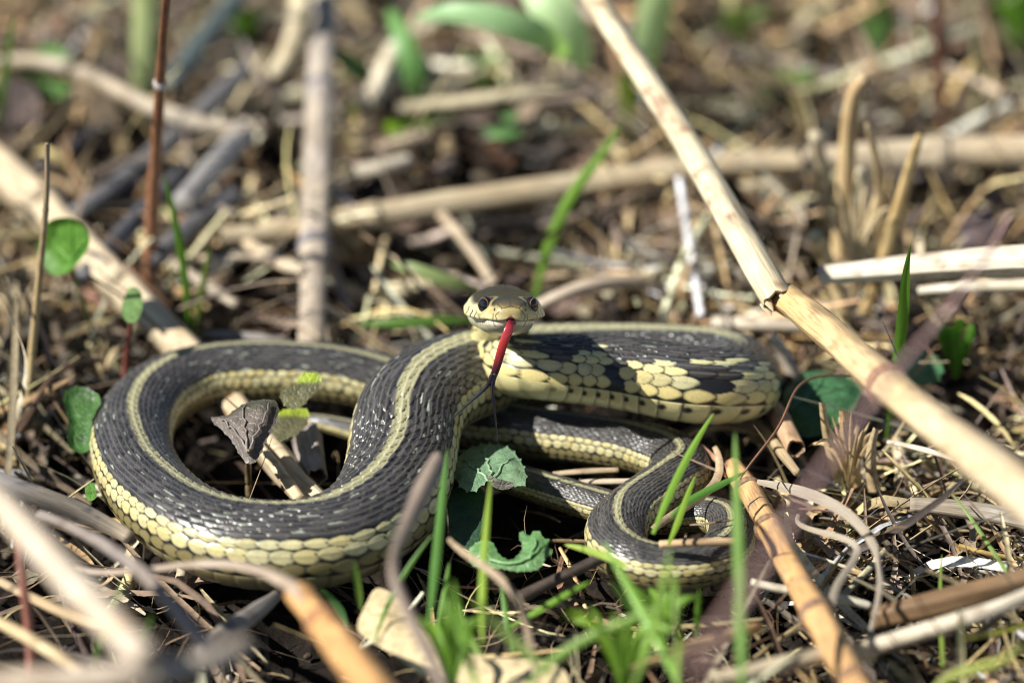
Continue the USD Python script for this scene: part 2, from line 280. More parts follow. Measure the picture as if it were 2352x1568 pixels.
rim = (1 - sm(edge, 0.02, 0.26)) * sm(besta, 0.0, 0.3) * (0.45 + 0.8 * rnd2) * (R >= 2) * (R <= 8)
col = lerp(col, (0.27, 0.235, 0.15), np.clip(rim * 0.8 * tail_rim, 0, 1))
lat = ((R >= 9 + (neck > 0.5)) & (R <= 10)).astype(float)
latp = lat * (1 - neck * 0.0)
yb = lerp(YEL, (0.54, 0.50, 0.28), rnd2); yb = lerp(yb, (0.30, 0.29, 0.19), (0.55 * sm(besta, 0.1, 0.6) * rnd + 0.35 * (meshkit.fbm(V * 900, 2, 6) > 0.6))); yb = yb * (0.8 + 0.3 * rnd)[..., None]
bor = sm(edge, 0.05, 0.3)
col = np.where((latp > 0)[..., None], lerp((0.03, 0.03, 0.025), yb, bor), col)
r9 = R >= 11
oc = lerp(OLIVE, BELLY, 0.25 + 0.3 * rnd2)
oc = oc * (1 - neck)[..., None] + np.asarray(YEL) * neck[..., None]
oc = oc * (0.62 + 0.5 * sm(edge, 0.1, 0.6))[..., None]
col = np.where(r9[..., None], lerp((0.02, 0.02, 0.016), oc, bor), col)
# neck: rows 5 and 6 partly pale, black blotches on row 7
ph = np.mod(bk + np.floor(bk / 6.3), 5)
pn = neck * ((R == 9) * (rnd < np.where((ph == 0) | (ph == 4), 0.25, 0.9)) + (R == 8) * (rnd2 < np.where((ph == 2) | (ph == 3), 0.5, 0.15)) + (R == 7) * (rnd < 0.15) + (R == 6) * (rnd < 0.06)) * sm(edge, 0.12, 0.28)
col = lerp(col, (0.62, 0.56, 0.27), np.clip(pn, 0, 1))
bl = neck * ((R == 10) * ((ph == 0) & (rnd < 0.5)) + (R == 11) * (ph == 0) * (rnd2 < 0.2))
col = lerp(col, DARK, np.clip(bl, 0, 1))
fl = (rnd < 0.21) * (R >= 3) * (R <= 8) * (1 - sm(s2, 330, 400)) * sm(np.abs(bb), 0.26, 0.36) * (bb * np.sign(rnd2 - 0.5) > 0) * (besta < 0.15 + 0.3 * rnd2)
col = lerp(col, (0.43, 0.44, 0.33), np.clip(fl * (0.5 + 0.5 * rnd2), 0, 1))
skn = np.asarray(SKINC) + 0 * col
wf = (hsh(np.floor(q), np.floor(phi * 2), 7) < 0.34) * neck * (np.abs(q) < 8.5) * (np.abs(q) > 2)
skn = lerp(skn, (0.62, 0.66, 0.55), np.clip(wf, 0, 1) * 1.0)
col = np.where(gap[..., None], skn, col)
wide = sm(s2, APEX - 2, APEX + 12) * (1 - sm(s2, APEX + 55, APEX + 85)); stp = 1 - sm(np.abs(q) + 0.35 * (rnd2 - 0.5) - 0.75 * wide, 0.78, 0.98)
sc = np.asarray(STRIPE) * (0.82 + 0.24 * rnd2)[..., None] * (0.16 + 0.88 * sm(edge, 0.0, 0.3))[..., None]
sc = lerp(sc, (0.52, 0.47, 0.30), np.exp(-(bb / 0.1) ** 2) * 0.7)
sc = sc * (1 + 0.3 * wide)[..., None]
col = lerp(col, sc, stp * sm(s2, APEX - 4, APEX + 8) * (1 - 0.34 * (1 - sm(s2, 30, 150))))
vc = lerp(BELLY, (0.56, 0.50, 0.24), neck) * (0.62 + 0.38 * sm(va, 0.0, 0.35) - 0.0 * va)[..., None]
vc = vc * (0.42 + 0.58 * np.maximum(neck, 1 - sm(fr, VENT, VENT + 0.09) * 0.55))[..., None]
spot = np.exp(-(((va - 0.2) / 0.19) ** 2 + ((fr - VENT - 0.06 - 0.01 * hsh(np.floor(phi), 0 * phi)) / 0.036) ** 2) ** 2) * sm(s2, 42, 55) * neck
vc = lerp(vc, (0.008, 0.008, 0.01), np.clip(spot * 1.3, 0, 1))
vc = lerp(vc, (0.035, 0.035, 0.03), np.maximum(1 - sm(va, 0.0, 0.07), sm(va, 0.965, 1)) * (0.9 - 0.5 * sm(fr, 0.78, 0.95)))
col = np.where(vent[..., None], vc, col)
col = col * np.where((np.abs(q) < 8.5) & (np.abs(q) > 1.2), 1, 0)[..., None] * np.array([0.90, 0.95, 1.03]) + col * np.where((np.abs(q) < 8.5) & (np.abs(q) > 1.2), 0, 1)[..., None]
# --- colours of the head
oliv, tan, cream, white = (0.026, 0.020, 0.011), (0.36, 0.275, 0.105), (0.56, 0.51, 0.27), (0.68, 0.63, 0.48)
mott = meshkit.fbm(np.stack([x, z, u + 0 * x], -1) * 1.4, 3, 4) - 0.5
cant = 0.95 + 0.25 * sm(u, 17.2, 18.6) + 0.35 * (1 - sm(u, 3, 10))
up_ = sm(z + mott * 0.4, cant - 0.35, cant + 0.45)
hc = lerp(cream, (0.50, 0.50, 0.30), sm(z, -0.9, 0.6) * (1 - sm(u, 10, 15)))
hc = lerp(hc, tan, sm(u, 14.5, 18.2) * sm(z, -1.4, 0.4) * 0.85)
hc = lerp(hc, np.asarray(oliv) * (1 + 0.5 * mott)[..., None], up_)
hc = lerp(hc, (0.17, 0.13, 0.065), up_ * sm(u, 16.5, 19.2) * 0.6)
hc = lerp(hc, white, sm(zm - z, 0.05, 0.25) * (1 - sm(zm - z, 0.65, 1.0)) * jaw)
hc = lerp(hc, (0.38, 0.355, 0.25), sm(zm - z, 0.65, 1.0) * jaw)
inkc = np.array((0.018, 0.016, 0.013))
def stroke(d, wd, k=1.0):
    global hc
    hc = lerp(hc, inkc, np.clip((1 - sm(d, wd * 0.45, wd * 1.1)) * k, 0, 1))
def seg(px, pz, p, q_):
    p, q_ = np.array(p, float), np.array(q_, float); vx, vz = q_ - p; l = vx * vx + vz * vz
    tt_ = np.clip(((px - p[0]) * vx + (pz - p[1]) * vz) / l, 0, 1)
    return np.hypot(px - p[0] - tt_ * vx, pz - p[1] - tt_ * vz)
front = np.where(u > 16.4, 0.0, 9.0); axx = np.abs(x)
for p, q_ in [((2.2, -1.15), (2.5, -0.25)), ((2.5, -0.25), (1.4, 1.0)), ((1.4, 1.0), (0, 1.3)), ((1.4, 1.0), (2.1, 1.5)), ((2.9, -1.2), (2.8, 0.0))]:
    stroke(seg(axx, z, p, q_) + front, 0.085, 0.9)
stroke(np.where((u > 12.2) & (z > 1.28), np.abs(x + 0.05 * np.sin(u * 3)), 9.0), 0.07, 0.8)
for uu, wd in ((16.4, 2.4), (13.4, 2.0)):
    stroke(np.where((z > 0.7) & (axx < wd), np.abs(u - uu - 0.5 * np.cos(axx * 1.3)), 9.0), 0.1, 0.6)
stroke(np.where((z > 1.2) & (u < 13.6), np.abs(axx - 1.35 - 0.05 * u), 9.0), 0.09, 0.5)
for uu, za, zb, wd, kk in ((8.0, -1.6, 0.35, 0.42, 1.0), (10.7, -1.5, 0.0, 0.36, 1.0), (12.7, -1.45, -0.1, 0.27, 0.95), (14.6, -1.4, -0.3, 0.20, 0.9), (16.2, -1.5, -0.4, 0.07, 0.6), (5.0, -1.5, 0.1, 0.09, 0.5)):
    stroke(np.where((s2 < 18) & (z < zb) & (z > za), np.abs(u - uu - 0.42 * (z - za) + 0.5 * (z - za) ** 2 * 0.3), 9.0), wd, kk)
for uu in np.arange(3.5, 18.6, 1.5):                 # lower lip plates
    stroke(np.where((z < zm) & (z > zm - 1.1) & (s2 < 18.5), np.abs(u - uu + 0.3 * (zm - z)), 9.0), 0.13, 0.7)
stroke(np.abs(z - zm) + np.where(s2 < 8.5, 0, 9), 0.12, 0.75); stroke(np.abs(z - zm) + np.where((s2 >= 8.5) & (s2 < 17), 0, 9), 0.10, 0.35)
stroke(nd, 0.28, 1.0)
for e in EYES:
    d = np.sqrt(((x - e[0]) * 0.8) ** 2 + (u - e[1]) ** 2 + (z - e[2]) ** 2)
    hc = lerp(hc, (0.30, 0.25, 0.10), (1 - sm(np.abs(d - 1.9), 0.1, 0.35)) * 0.7 * (s2 < 12)); stroke(d + np.where(s2 < 12, 0, 9), 1.25, 1.0)
tgn = np.hypot(x, (z - zm) * 1.2) + np.where(u > 17.5, 0, 9); hc = lerp(hc, (0.16, 0.02, 0.02), 1 - sm(tgn, 0.55, 0.85))
occ = sm(s2 + mott * 2, 18.2, 22.5)
nk_dark = lerp((0.60, 0.55, 0.29), DARK, (1 - sm(np.abs(th) + 0 * x, 1.25, 1.5)))
col = lerp(hc, col, occ)
# underside of the neck stays yellow, back of the neck black
i, j = np.meshgrid(np.arange(n - 1), np.arange(k), indexing='ij'); j2 = (j + 1) % k
F = np.stack([i * k + j, i * k + j2, (i + 1) * k + j2, (i + 1) * k + j], -1).reshape(-1, 4)
P = V.reshape(-1, 3)
capA, capB = TIP - AX * 0.00005, C[-1] - T[-1] * 0.0004
nv = len(P); P = np.vstack([P, capA, capB]); colf = np.vstack([col.reshape(-1, 3), col[0].mean(0), col[-1].mean(0)])
jj = np.arange(k)
tri = np.vstack([F[:, [0, 1, 2]], F[:, [0, 2, 3]], np.stack([np.full(k, nv), (jj + 1) % k, jj], 1), np.stack([np.full(k, nv + 1), (n - 1) * k + jj, (n - 1) * k + (jj + 1) % k], 1)])
vol = np.cross(P[tri[::50, 0]], P[tri[::50, 1]]); vol = (vol * P[tri[::50, 2]]).sum()
nrm0 = np.cross(P[tri[k * 400, 1]] - P[tri[k * 400, 0]], P[tri[k * 400, 2]] - P[tri[k * 400, 0]])
if nrm0 @ (P[tri[k * 400, 0]] - C[400]) < 0: tri = tri[:, ::-1]
spath, sloc = thing('garter_snake', 'striped garter snake coiled on the litter, head raised, red tongue out', 'snake', (C[600][0], C[600][1], 0))
put('body', P - sloc, tri, SKIN, spath, col=colf)
def head_pt(x_, u_, z_): return OCC + (X[0] * x_ + AX * u_ + D[0] * z_) / 1000
for e in EYES:
    sph = trimesh.creation.icosphere(4, 1.0); d = sph.vertices
    ax = np.array([np.sign(e[0]) * 0.62, 0.78, 0.08]); ax /= np.linalg.norm(ax); ang = np.degrees(np.arccos(np.clip(d @ ax, -1, 1)))
    ec = lerp((0.004, 0.004, 0.005), (0.20, 0.10, 0.035), sm(ang, 46, 48)); ec = lerp(ec, (0.010, 0.008, 0.006), sm(ang, 53, 56))
    rv = d * np.array([1.3, 1.42, 1.5])
    put('eye', np.array([head_pt(e[0] + p[0], e[1] + p[1], e[2] + p[2]) for p in rv]) - sloc, sph.faces, EYE, spath, col=ec)

def tube(pts, rad, sides=10, cap_ends=True, flat=1.0, flat_dir=None, per=None):
    """A smooth tube through pts with radii; st runs round (0..1) and along (metres x 10)."""
    pts = np.asarray(pts, float); r = np.broadcast_to(np.asarray(rad, float), (len(pts),))
    tg = np.gradient(pts, axis=0); tg /= np.linalg.norm(tg, axis=1, keepdims=True) + 1e-12
    ref = np.array(flat_dir, float) if flat_dir is not None else np.array([0, 0, 1.0])
    if flat_dir is None and abs(tg[len(tg) // 2] @ ref) > 0.85: ref = np.array([0, -1.0, 0])
    b = ref - (tg @ ref)[:, None] * tg; b /= np.linalg.norm(b, axis=1, keepdims=True) + 1e-12; a = np.cross(tg, b)
    an = np.arange(sides + 1) * 2 * np.pi / sides
    rr = r[:, None] * (1 if per is None else per)
    v = pts[:, None] + rr[..., None] * (np.cos(an)[None, :, None] * a[:, None] + flat * np.sin(an)[None, :, None] * b[:, None])
    L = np.r_[0, np.cumsum(np.linalg.norm(np.diff(pts, axis=0), axis=1))] * 10
    uv = np.stack(np.broadcast_arrays(an[None] / (2 * np.pi), L[:, None]), -1).reshape(-1, 2)
    m = sides + 1
    i, j = np.meshgrid(np.arange(len(pts) - 1), np.arange(sides), indexing='ij')
    f = np.stack([i * m + j, i * m + j + 1, (i + 1) * m + j + 1, (i + 1) * m + j], -1).reshape(-1, 4)
    v = v.reshape(-1, 3)
    f = np.vstack([f[:, [0, 1, 2]], f[:, [0, 2, 3]]])
    if cap_ends:
        c = len(v); v = np.vstack([v, pts[0], pts[-1]]); uv = np.vstack([uv, uv[0], uv[-1]]); jj = np.arange(sides); e = (len(pts) - 1) * m
        f = np.vstack([f, np.stack([np.full(sides, c), jj + 1, jj], 1), np.stack([np.full(sides, c + 1), e + jj, e + jj + 1], 1)])
    return v, f, uv
def spline(pts, n=24):
    pts = np.asarray(pts, float)
    if len(pts) == 2: return np.linspace(pts[0], pts[1], n)
    t = np.r_[0, np.cumsum(np.linalg.norm(np.diff(pts, axis=0), axis=1) ** 0.6)]
    return CubicSpline(t, pts)(np.linspace(0, t[-1], n))
def merge(parts):
    vs, fs, us, o = [], [], [], 0
    for v, f, uv in parts:
        vs.append(v); fs.append(f + o); us.append(uv); o += len(v)
    return np.vstack(vs), np.vstack(fs), np.vstack(us)

mo = head_pt(0.0, 18.6, -1.55); ty = mo[1]
tp = spline([mo, at_y(1174, 744, ty - 0.0012), at_y(1167, 762, ty - 0.0024), at_y(1156, 790, ty - 0.003), at_y(1144, 832, ty - 0.0033), at_y(1131, 868, ty - 0.0035)], 40)
tr = np.interp(np.linspace(0, 1, 40), [0, 0.15, 0.7, 0.9, 1], [0.88, 0.86, 0.76, 0.66, 0.6]) / 1000
an = np.arange(13) * 2 * np.pi / 12
tv, tf, tuv = tube(tp, tr * 0.95, 12, True, 0.5, None, (1 - 0.22 * np.exp(-((np.sin(an / 1) - 1) / 0.35) ** 2))[None] + np.zeros((40, 1)))
fk = tp[-1]
parts = [(tv, tf, tuv)]
for off, pts in ((-0.25, [(1120, 884), (1092, 913), (1055, 946), (1014, 982)]), (0.25, [(1131, 890), (1134, 925), (1139, 970), (1143, 1028)])):
    c0 = fk + RIGHT * off / 1000
    ps = spline([tp[-4] + RIGHT * off / 1000, c0] + [at_y(a, b, ty - 0.0036) for a, b in pts], 30)
    parts.append(tube(ps, np.interp(np.linspace(0, 1, 30), [0, 0.2, 0.5, 1], [0.42, 0.40, 0.22, 0.03]) / 1000, 8))
tv, tf, tuv = merge(parts)
py_ = 784 - ((tv - CAM) @ UP) / ((tv - CAM) @ FWD) * FPX
tcol = lerp((0.42, 0.035, 0.04), (0.012, 0.011, 0.022), sm(py_, 792, 866)); tcol = lerp(tcol, (0.2, 0.02, 0.03), 1 - sm(py_, 738, 752))
put('tongue', tv - sloc, tf, TONGUE, spath, col=tcol)
# ================================================================ helpers for stalks, blades and leaves
PALE, WHITE, GOLD, TAN, GREY, DKGREY, REDB, ORANGE, PINKB, BROWN = [np.array(c) for c in ((0.56, 0.455, 0.28), (0.70, 0.63, 0.48), (0.52, 0.36, 0.15), (0.40, 0.29, 0.175), (0.25, 0.22, 0.19), (0.125, 0.115, 0.11), (0.17, 0.065, 0.032), (0.58, 0.32, 0.125), (0.22, 0.145, 0.125), (0.15, 0.095, 0.055))]
GREEN, BLUEG, LTG, DKG, YELG = [np.array(c) for c in ((0.085, 0.22, 0.035), (0.10, 0.245, 0.11), (0.20, 0.37, 0.10), (0.03, 0.085, 0.035), (0.33, 0.40, 0.05))]
def pt(p):
    return at(*p) if not isinstance(p, np.ndarray) else p
def tints(v, col, rough=0.16, seed=1, freq=350):
    m = meshkit.fbm(v * freq, 3, seed)[:, None] - 0.5; m2 = meshkit.fbm(v * freq * 0.35 + 7, 3, seed + 9)[:, None] - 0.5
    return np.clip(np.asarray(col) * (1 + rough * 3 * m) * (1 + rough * 2 * m2 * np.array([0.6, 1.0, 1.6])), 0.003, 0.9)
SEED = [100]
def stalk(name, label, cat, pts, w, col, joints=(), hollow=(), mat=None, col2=None, sides=20, jcol=None, group=None, wob=0.07, stains=None, n=40, flat=1.0, ribs=0.05, end_part=None):
    """A dry stalk as a tube through frame spots (px, py, mm up), w its width in frame pixels; joints at fractions, hollow ends ('a' first, 'b' last)."""
    SEED[0] += 1; sd = SEED[0]
    p = spline([pt(q) for q in pts], n); ws = np.interp(np.linspace(0, 1, n), np.linspace(0, 1, len(np.atleast_1d(w))), np.atleast_1d(w))
    r = np.array([mm(a, b) for a, b in zip(ws, p)]) / 2
    fr = np.linspace(0, 1, n); L = np.linalg.norm(np.diff(p, axis=0), axis=1).sum()
    rad = r * (1 + wob * (meshkit.noise(np.stack([fr * L * 130, 0 * fr + sd, 0 * fr], -1), sd) - 0.5) * 2)
    for jf in joints: rad = rad * (1 + 0.10 * np.exp(-((fr - jf) * L / 0.0016) ** 2))
    an = np.arange(sides + 1) * 2 * np.pi / sides
    per = 1 + ribs * np.sin(an * 5 + sd)[None] * np.ones((n, 1)) + 0.03 * np.sin(an * 3 + 1)[None]
    a0 = sd * 1.7 % 6.28; per = per - 0.20 * np.exp(-((np.angle(np.exp(1j * (an - a0)))) / 0.34) ** 2)[None] * sm(meshkit.noise(np.stack([fr * L * 60, 0 * fr + sd, 0 * fr], -1), sd + 2), 0.35, 0.6)[:, None]
    per[:, -1] = per[:, 0]
    rag = lambda: 1
    v, f, uv = tube(p, rad, sides, True, flat, None, per)
    m = sides + 1
    if hollow:
        for e, en in ((0, 'a'), (n - 1, 'b')):
            if en not in hollow: continue
            c = n * m + (0 if e == 0 else 1); f = f[~(f == c).any(1)]
            tgv = p[1] - p[0] if e == 0 else p[-2] - p[-1]; tgv = tgv / np.linalg.norm(tgv)
            ring = v[e * m:(e + 1) * m]; rg = np.random.default_rng(sd)
            jag = (rg.random(m) - 0.5); jag[-1] = jag[0]
            ring = ring - tgv * jag[:, None] * r[e] * 0.35; v[e * m:(e + 1) * m] = ring
            inner = p[e] + (ring - p[e]) * 0.74; deep = inner + tgv * r[e] * 3.0
            b0 = len(v); v = np.vstack([v, ring, inner, deep, p[e] + tgv * r[e] * 3.0]); uv = np.vstack([uv, uv[e * m:(e + 1) * m]] + [uv[e * m:(e + 1) * m]] * 2 + [uv[e * m:e * m + 1]])
            jj = np.arange(sides); q4 = []
            for a0, a1 in ((b0, b0 + m), (b0 + m, b0 + 2 * m)):
                q4 += [np.stack([a0 + jj, a0 + jj + 1, a1 + jj + 1], 1), np.stack([a0 + jj, a1 + jj + 1, a1 + jj], 1)]
            q4.append(np.stack([b0 + 2 * m + jj, b0 + 2 * m + jj + 1, np.full(sides, b0 + 3 * m)], 1))
            q4 = np.vstack(q4); f = np.vstack([f, q4 if e else q4[:, ::-1]])
    f2 = np.r_[fr.repeat(m), np.ones(max(0, len(v) - n * m)) * 0.5]
    base = np.asarray(col) if col2 is None else np.asarray(col) * (1 - f2[:, None]) + np.asarray(col2) * f2[:, None]
    cc = tints(v, base, 0.16, sd)
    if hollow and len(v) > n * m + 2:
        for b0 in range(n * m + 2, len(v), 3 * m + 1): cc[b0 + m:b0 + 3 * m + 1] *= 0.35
    if stains is None and mat is None: stains = np.asarray(base).reshape(-1, 3).mean(0) * np.array([0.55, 0.5, 0.45])
    if stains is not None:
        k_ = sm(meshkit.fbm(v * np.array([420, 420, 420]) + 3, 4, sd + 5), 0.54, 0.70)[:, None] * 0.75; cc = cc * (1 - k_) + np.asarray(stains) * k_
    if not joints and end_part is None:
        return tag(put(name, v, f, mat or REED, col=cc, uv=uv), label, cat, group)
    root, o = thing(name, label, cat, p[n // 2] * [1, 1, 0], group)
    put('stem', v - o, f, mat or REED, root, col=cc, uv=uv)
    for jf in joints:
        k_ = jf * (n - 1); i0 = int(k_); c0 = p[i0] + (p[min(i0 + 1, n - 1)] - p[i0]) * (k_ - i0); tg = p[min(i0 + 1, n - 1)] - p[max(i0 - 1, 0)]; tg /= np.linalg.norm(tg)
        rr = np.interp(k_, np.arange(n), rad); q = c0[None] + tg[None] * np.linspace(-0.0009, 0.0009, 7)[:, None] * (rr / 0.0022)
        jv, jf_, ju = tube(q, rr * np.array([1.0, 1.09, 1.14, 1.10, 1.15, 1.10, 1.0]), sides, True, flat)
        put('joint', jv - o, jf_, mat or REED, root, col=tints(jv, jcol if jcol is not None else base.mean(0) * 0.6 if np.ndim(base) > 1 else base * 0.6, 0.2, sd), uv=ju)
    if end_part is not None: end_part(root, o, p, r)
    return stage.GetPrimAtPath(root)
def ribbon(pts, w, fold=0.25, roll=0.0, n=26, tip=True, base_w=0.55, across=5, side=None, twist=0.0):
    """A grass blade or dead leaf: a strip through the spots, folded along its middle; w in frame pixels."""
    p = spline([pt(q) for q in pts], n); fr = np.linspace(0, 1, n)
    ws = np.interp(fr, np.linspace(0, 1, len(np.atleast_1d(w))), np.atleast_1d(w))
    wm = np.array([mm(a, b) for a, b in zip(ws, p)])
    if tip: wm = wm * np.where(fr > 0.55, np.sqrt(np.maximum(1 - ((fr - 0.55) / 0.45) ** 2, 0)) * 0.97 + 0.03, 1) * (base_w + (1 - base_w) * sm(fr, 0, 0.3))
    tg = np.gradient(p, axis=0); tg /= np.linalg.norm(tg, axis=1, keepdims=True)
    if side is None:
        vw = p - CAM; vw /= np.linalg.norm(vw, axis=1, keepdims=True); sd_ = np.cross(tg, vw)
    else: sd_ = np.cross(tg, np.broadcast_to(np.asarray(side, float), tg.shape))
    sd_ /= np.linalg.norm(sd_, axis=1, keepdims=True); nr = np.cross(sd_, tg)
    ro = (roll + twist * fr)[:, None]; sd2 = sd_ * np.cos(ro) + nr * np.sin(ro); nr2 = np.cross(sd2, tg)
    a = np.linspace(-0.5, 0.5, across)
    v = p[:, None] + sd2[:, None] * (a[None, :, None] * wm[:, None, None]) + nr2[:, None] * ((np.abs(a) * fold)[None, :, None] * wm[:, None, None])
    L = np.r_[0, np.cumsum(np.linalg.norm(np.diff(p, axis=0), axis=1))] * 10
    uv = np.stack(np.broadcast_arrays(a[None] + 0.5, L[:, None]), -1).reshape(-1, 2)
    i, j = np.meshgrid(np.arange(n - 1), np.arange(across - 1), indexing='ij')
    f = np.stack([i * across + j, i * across + j + 1, (i + 1) * across + j + 1, (i + 1) * across + j], -1).reshape(-1, 4)
    return v.reshape(-1, 3), np.vstack([f[:, [0, 1, 2]], f[:, [0, 2, 3]]]), uv
def blade(name, label, cat, pts, w, col, mat=None, col2=None, group=None, **kw):
    SEED[0] += 1
    v, f, uv = ribbon(pts, w, **kw); n_ = kw.get('n', 26); ac = kw.get('across', 5); f2 = np.linspace(0, 1, n_).repeat(ac)[:, None]
    base = np.asarray(col) if col2 is None else np.asarray(col) * (1 - f2) + np.asarray(col2) * f2
    return tag(put(name, v, f, mat or GRASS, col=tints(v, base * (1 if mat else np.array([1.65, 1.36, 1.05])), 0.09, SEED[0], 200), uv=uv), label, cat, group)
def outline_leaf(outline, zf, relief=0.5, teeth=0.0, step=None, seed=0, curl=0.0, smooth_outline=True):
    """A leaf from its outline in the frame; zf gives its height above the ground (mm) at each spot. Veins and puckers are real relief."""
    from shapely.geometry import Polygon, Point
    from shapely import contains_xy
    from scipy.spatial import Delaunay
    o = np.array(outline, float)
    if smooth_outline:
        t = np.r_[0, np.cumsum(np.linalg.norm(np.diff(np.vstack([o, o[:1]]), axis=0), axis=1))]
        o = CubicSpline(t, np.vstack([o, o[:1]]), bc_type='periodic')(np.linspace(0, t[-1], max(60, len(o) * 6), endpoint=False))
    if teeth:
        d = np.gradient(o, axis=0); nn = np.stack([d[:, 1], -d[:, 0]], 1) / (np.linalg.norm(d, axis=1, keepdims=True) + 1e-9)
        o = o + nn * (teeth * (np.arange(len(o)) % 4 == 0))[:, None]
    po = Polygon(o).buffer(0); po = max(po.geoms, key=lambda g: g.area) if po.geom_type == 'MultiPolygon' else po
    o = np.array(po.exterior.coords)[:-1]
    x0, y0, x1, y1 = po.bounds; step = step or max((x1 - x0), (y1 - y0)) / 22
    gx_, gy_ = np.meshgrid(np.arange(x0, x1, step), np.arange(y0, y1, step)); g2 = np.stack([gx_.ravel(), gy_.ravel()], 1) + np.random.default_rng(seed).normal(0, step * 0.15, (gx_.size, 2))
    ins = po.buffer(-step * 0.45); g2 = g2[contains_xy(ins, g2[:, 0], g2[:, 1])]
    q = np.vstack([o, g2]); tri_ = Delaunay(q).simplices; c = q[tri_].mean(1); tri_ = tri_[contains_xy(po, c[:, 0], c[:, 1])]
    v = np.array([at(a, b, zf(a, b)) for a, b in q])
    e = np.cross(v[tri_[:, 1]] - v[tri_[:, 0]], v[tri_[:, 2]] - v[tri_[:, 0]]); flip = (e * (CAM - v[tri_[:, 0]])).sum(1) < 0; tri_[flip] = tri_[flip][:, ::-1]
    nrm = e.sum(0) if False else np.abs(1) * np.cross(v[1] - v[0], v[len(o) // 2] - v[0]); 
    nrm = (np.where(flip[:, None], -e, e)).sum(0); nrm /= np.linalg.norm(nrm)
    v = v + nrm * (meshkit.fbm(v * 330, 3, seed)[:, None] - 0.5) * relief / 1000
    if curl:
        db = np.array([po.exterior.distance(Point(a, b)) for a, b in q]); v = v + nrm * curl / 1000 * (1 - sm(db, 0, (x1 - x0) * 0.16))[:, None]
    return v, tri_, np.stack([(q[:, 0] - x0) / (x1 - x0), (q[:, 1] - y0) / (y1 - y0)], 1)
def leaf(name, label, cat, outline, zf, col, edge=None, group=None, stem=None, stem_w=10, stem_col=None, mat=None, rim=None, rib=None, **kw):
    SEED[0] += 1
    v, f, uv = outline_leaf(outline, zf, seed=SEED[0], **kw); c = tints(v, col, 0.14, SEED[0], 260)
    if rim is not None: c = lerp(c, tints(v, rim, 0.1, 5), 1 - sm(uv[:, 1], 0.22, 0.34))
    if stem is None and rib is None: return tag(put(name, v, f, mat or LEAF, col=c, uv=uv), label, cat, group)
    root, o = thing(name, label, cat, v.mean(0) * [1, 1, 0], group)
    put('leaf', v - o, f, mat or LEAF, root, col=c, uv=uv)
    for r_ in rib or []:
        p = spline([at(a, b, zf(a, b) + 0.25) for a, b in r_], 14); tr_ = cKDTree(v); p = p + (v[tr_.query(p)[1]] - p) * 0.85 + (CAM - p) * 0.0004; rv_, rf_, ru_ = tube(p, np.interp(np.linspace(0, 1, 14), [0, 1], [0.00028, 0.00010]), 6)
        put('vein', rv_ - o, rf_, BARK, root, col=tints(rv_, np.asarray(col) * 1.25 + 0.01, 0.1, 3), uv=ru_)
    if stem is None: return stage.GetPrimAtPath(root)
    p = spline([pt(q) for q in stem], 20); sv, sf, su = tube(p, [mm(a, b) / 2 for a, b in zip(np.interp(np.linspace(0, 1, 20), [0, 1], [stem_w, stem_w * 0.75]), p)], 8)
    put('stalk', sv - o, sf, BARK, root, col=tints(sv, stem_col if stem_col is not None else PINKB, 0.1, SEED[0]), uv=su)
    return stage.GetPrimAtPath(root)
# ================================================================ the reeds and stalks one can tell apart
def split_tip(root, o, p, r):
    """The torn end of the broken reed: a few long splinters."""
    d = p[-1] - p[-2]; d /= np.linalg.norm(d); rg = np.random.default_rng(5); ps = []
    for a in range(5):
        an = a * 1.256 + 0.3; s_ = RIGHT * math.cos(an) + UP * math.sin(an); s_ -= d * (s_ @ d)
        q = p[-2][None] + s_[None] * r[-1] * 0.85 + d[None] * np.linspace(0, 0.0022 + 0.0022 * rg.random(), 6)[:, None]
        ps.append(tube(q, r[-1] * np.array([0.32, 0.32, 0.28, 0.22, 0.14, 0.04]), 6, True, 0.5))
    v, f, uv = merge(ps); put('splinter', v - o, f, REED, root, col=tints(v, PALE, 0.1, 3), uv=uv)
stalk('broken_reed', 'long pale reed slanting down from the top, broken end right of the snake', 'reed', [(1345, -40, 56), (1450, 130, 52), (1590, 350, 44), (1700, 540, 38), (1786, 690, 33)], [56, 58, 62, 70, 76], (0.60, 0.515, 0.34), hollow='b', stains=(0.27, 0.15, 0.085), n=64, ribs=0.03, wob=0.02, end_part=split_tip)
stalk('broken_reed', 'thick cream reed crossing the lower right, golden where it broke off', 'reed', [(1800, 684, 32), (1880, 745, 35), (2010, 860, 40), (2160, 985, 46), (2300, 1095, 52), (2400, 1180, 56), (2620, 1365, 64)], [70, 78, 82, 92, 104, 110, 120], (0.60, 0.40, 0.17), col2=(0.66, 0.57, 0.41), joints=(0.34,), jcol=(0.30, 0.17, 0.11), hollow='ab', n=60)
stalk('bleached_reed', 'bright bleached thick reed running in from the right edge', 'reed', [(1884, 632, 24), (1990, 623, 26), (2150, 610, 29), (2420, 596, 33)], [42, 56, 68, 80], (0.66, 0.58, 0.44), n=40, hollow='a', wob=0.1)
stalk('bleached_straw', 'thin bleached straw just under the bright thick reed at right', 'straw', [(2110, 668, 16), (2240, 658, 18), (2400, 654, 20)], [18, 26, 28], WHITE)
stalk('blurred_stalk', 'blurred pinkish brown stem slanting across the right foreground', 'stem', [(2320, 490, 78), (2150, 745, 82), (1970, 965, 86), (1800, 1220, 88), (1690, 1390, 88), (1590, 1550, 86)], [10, 13, 16, 18, 22, 26], (0.46, 0.29, 0.25), mat=BARK, n=48)
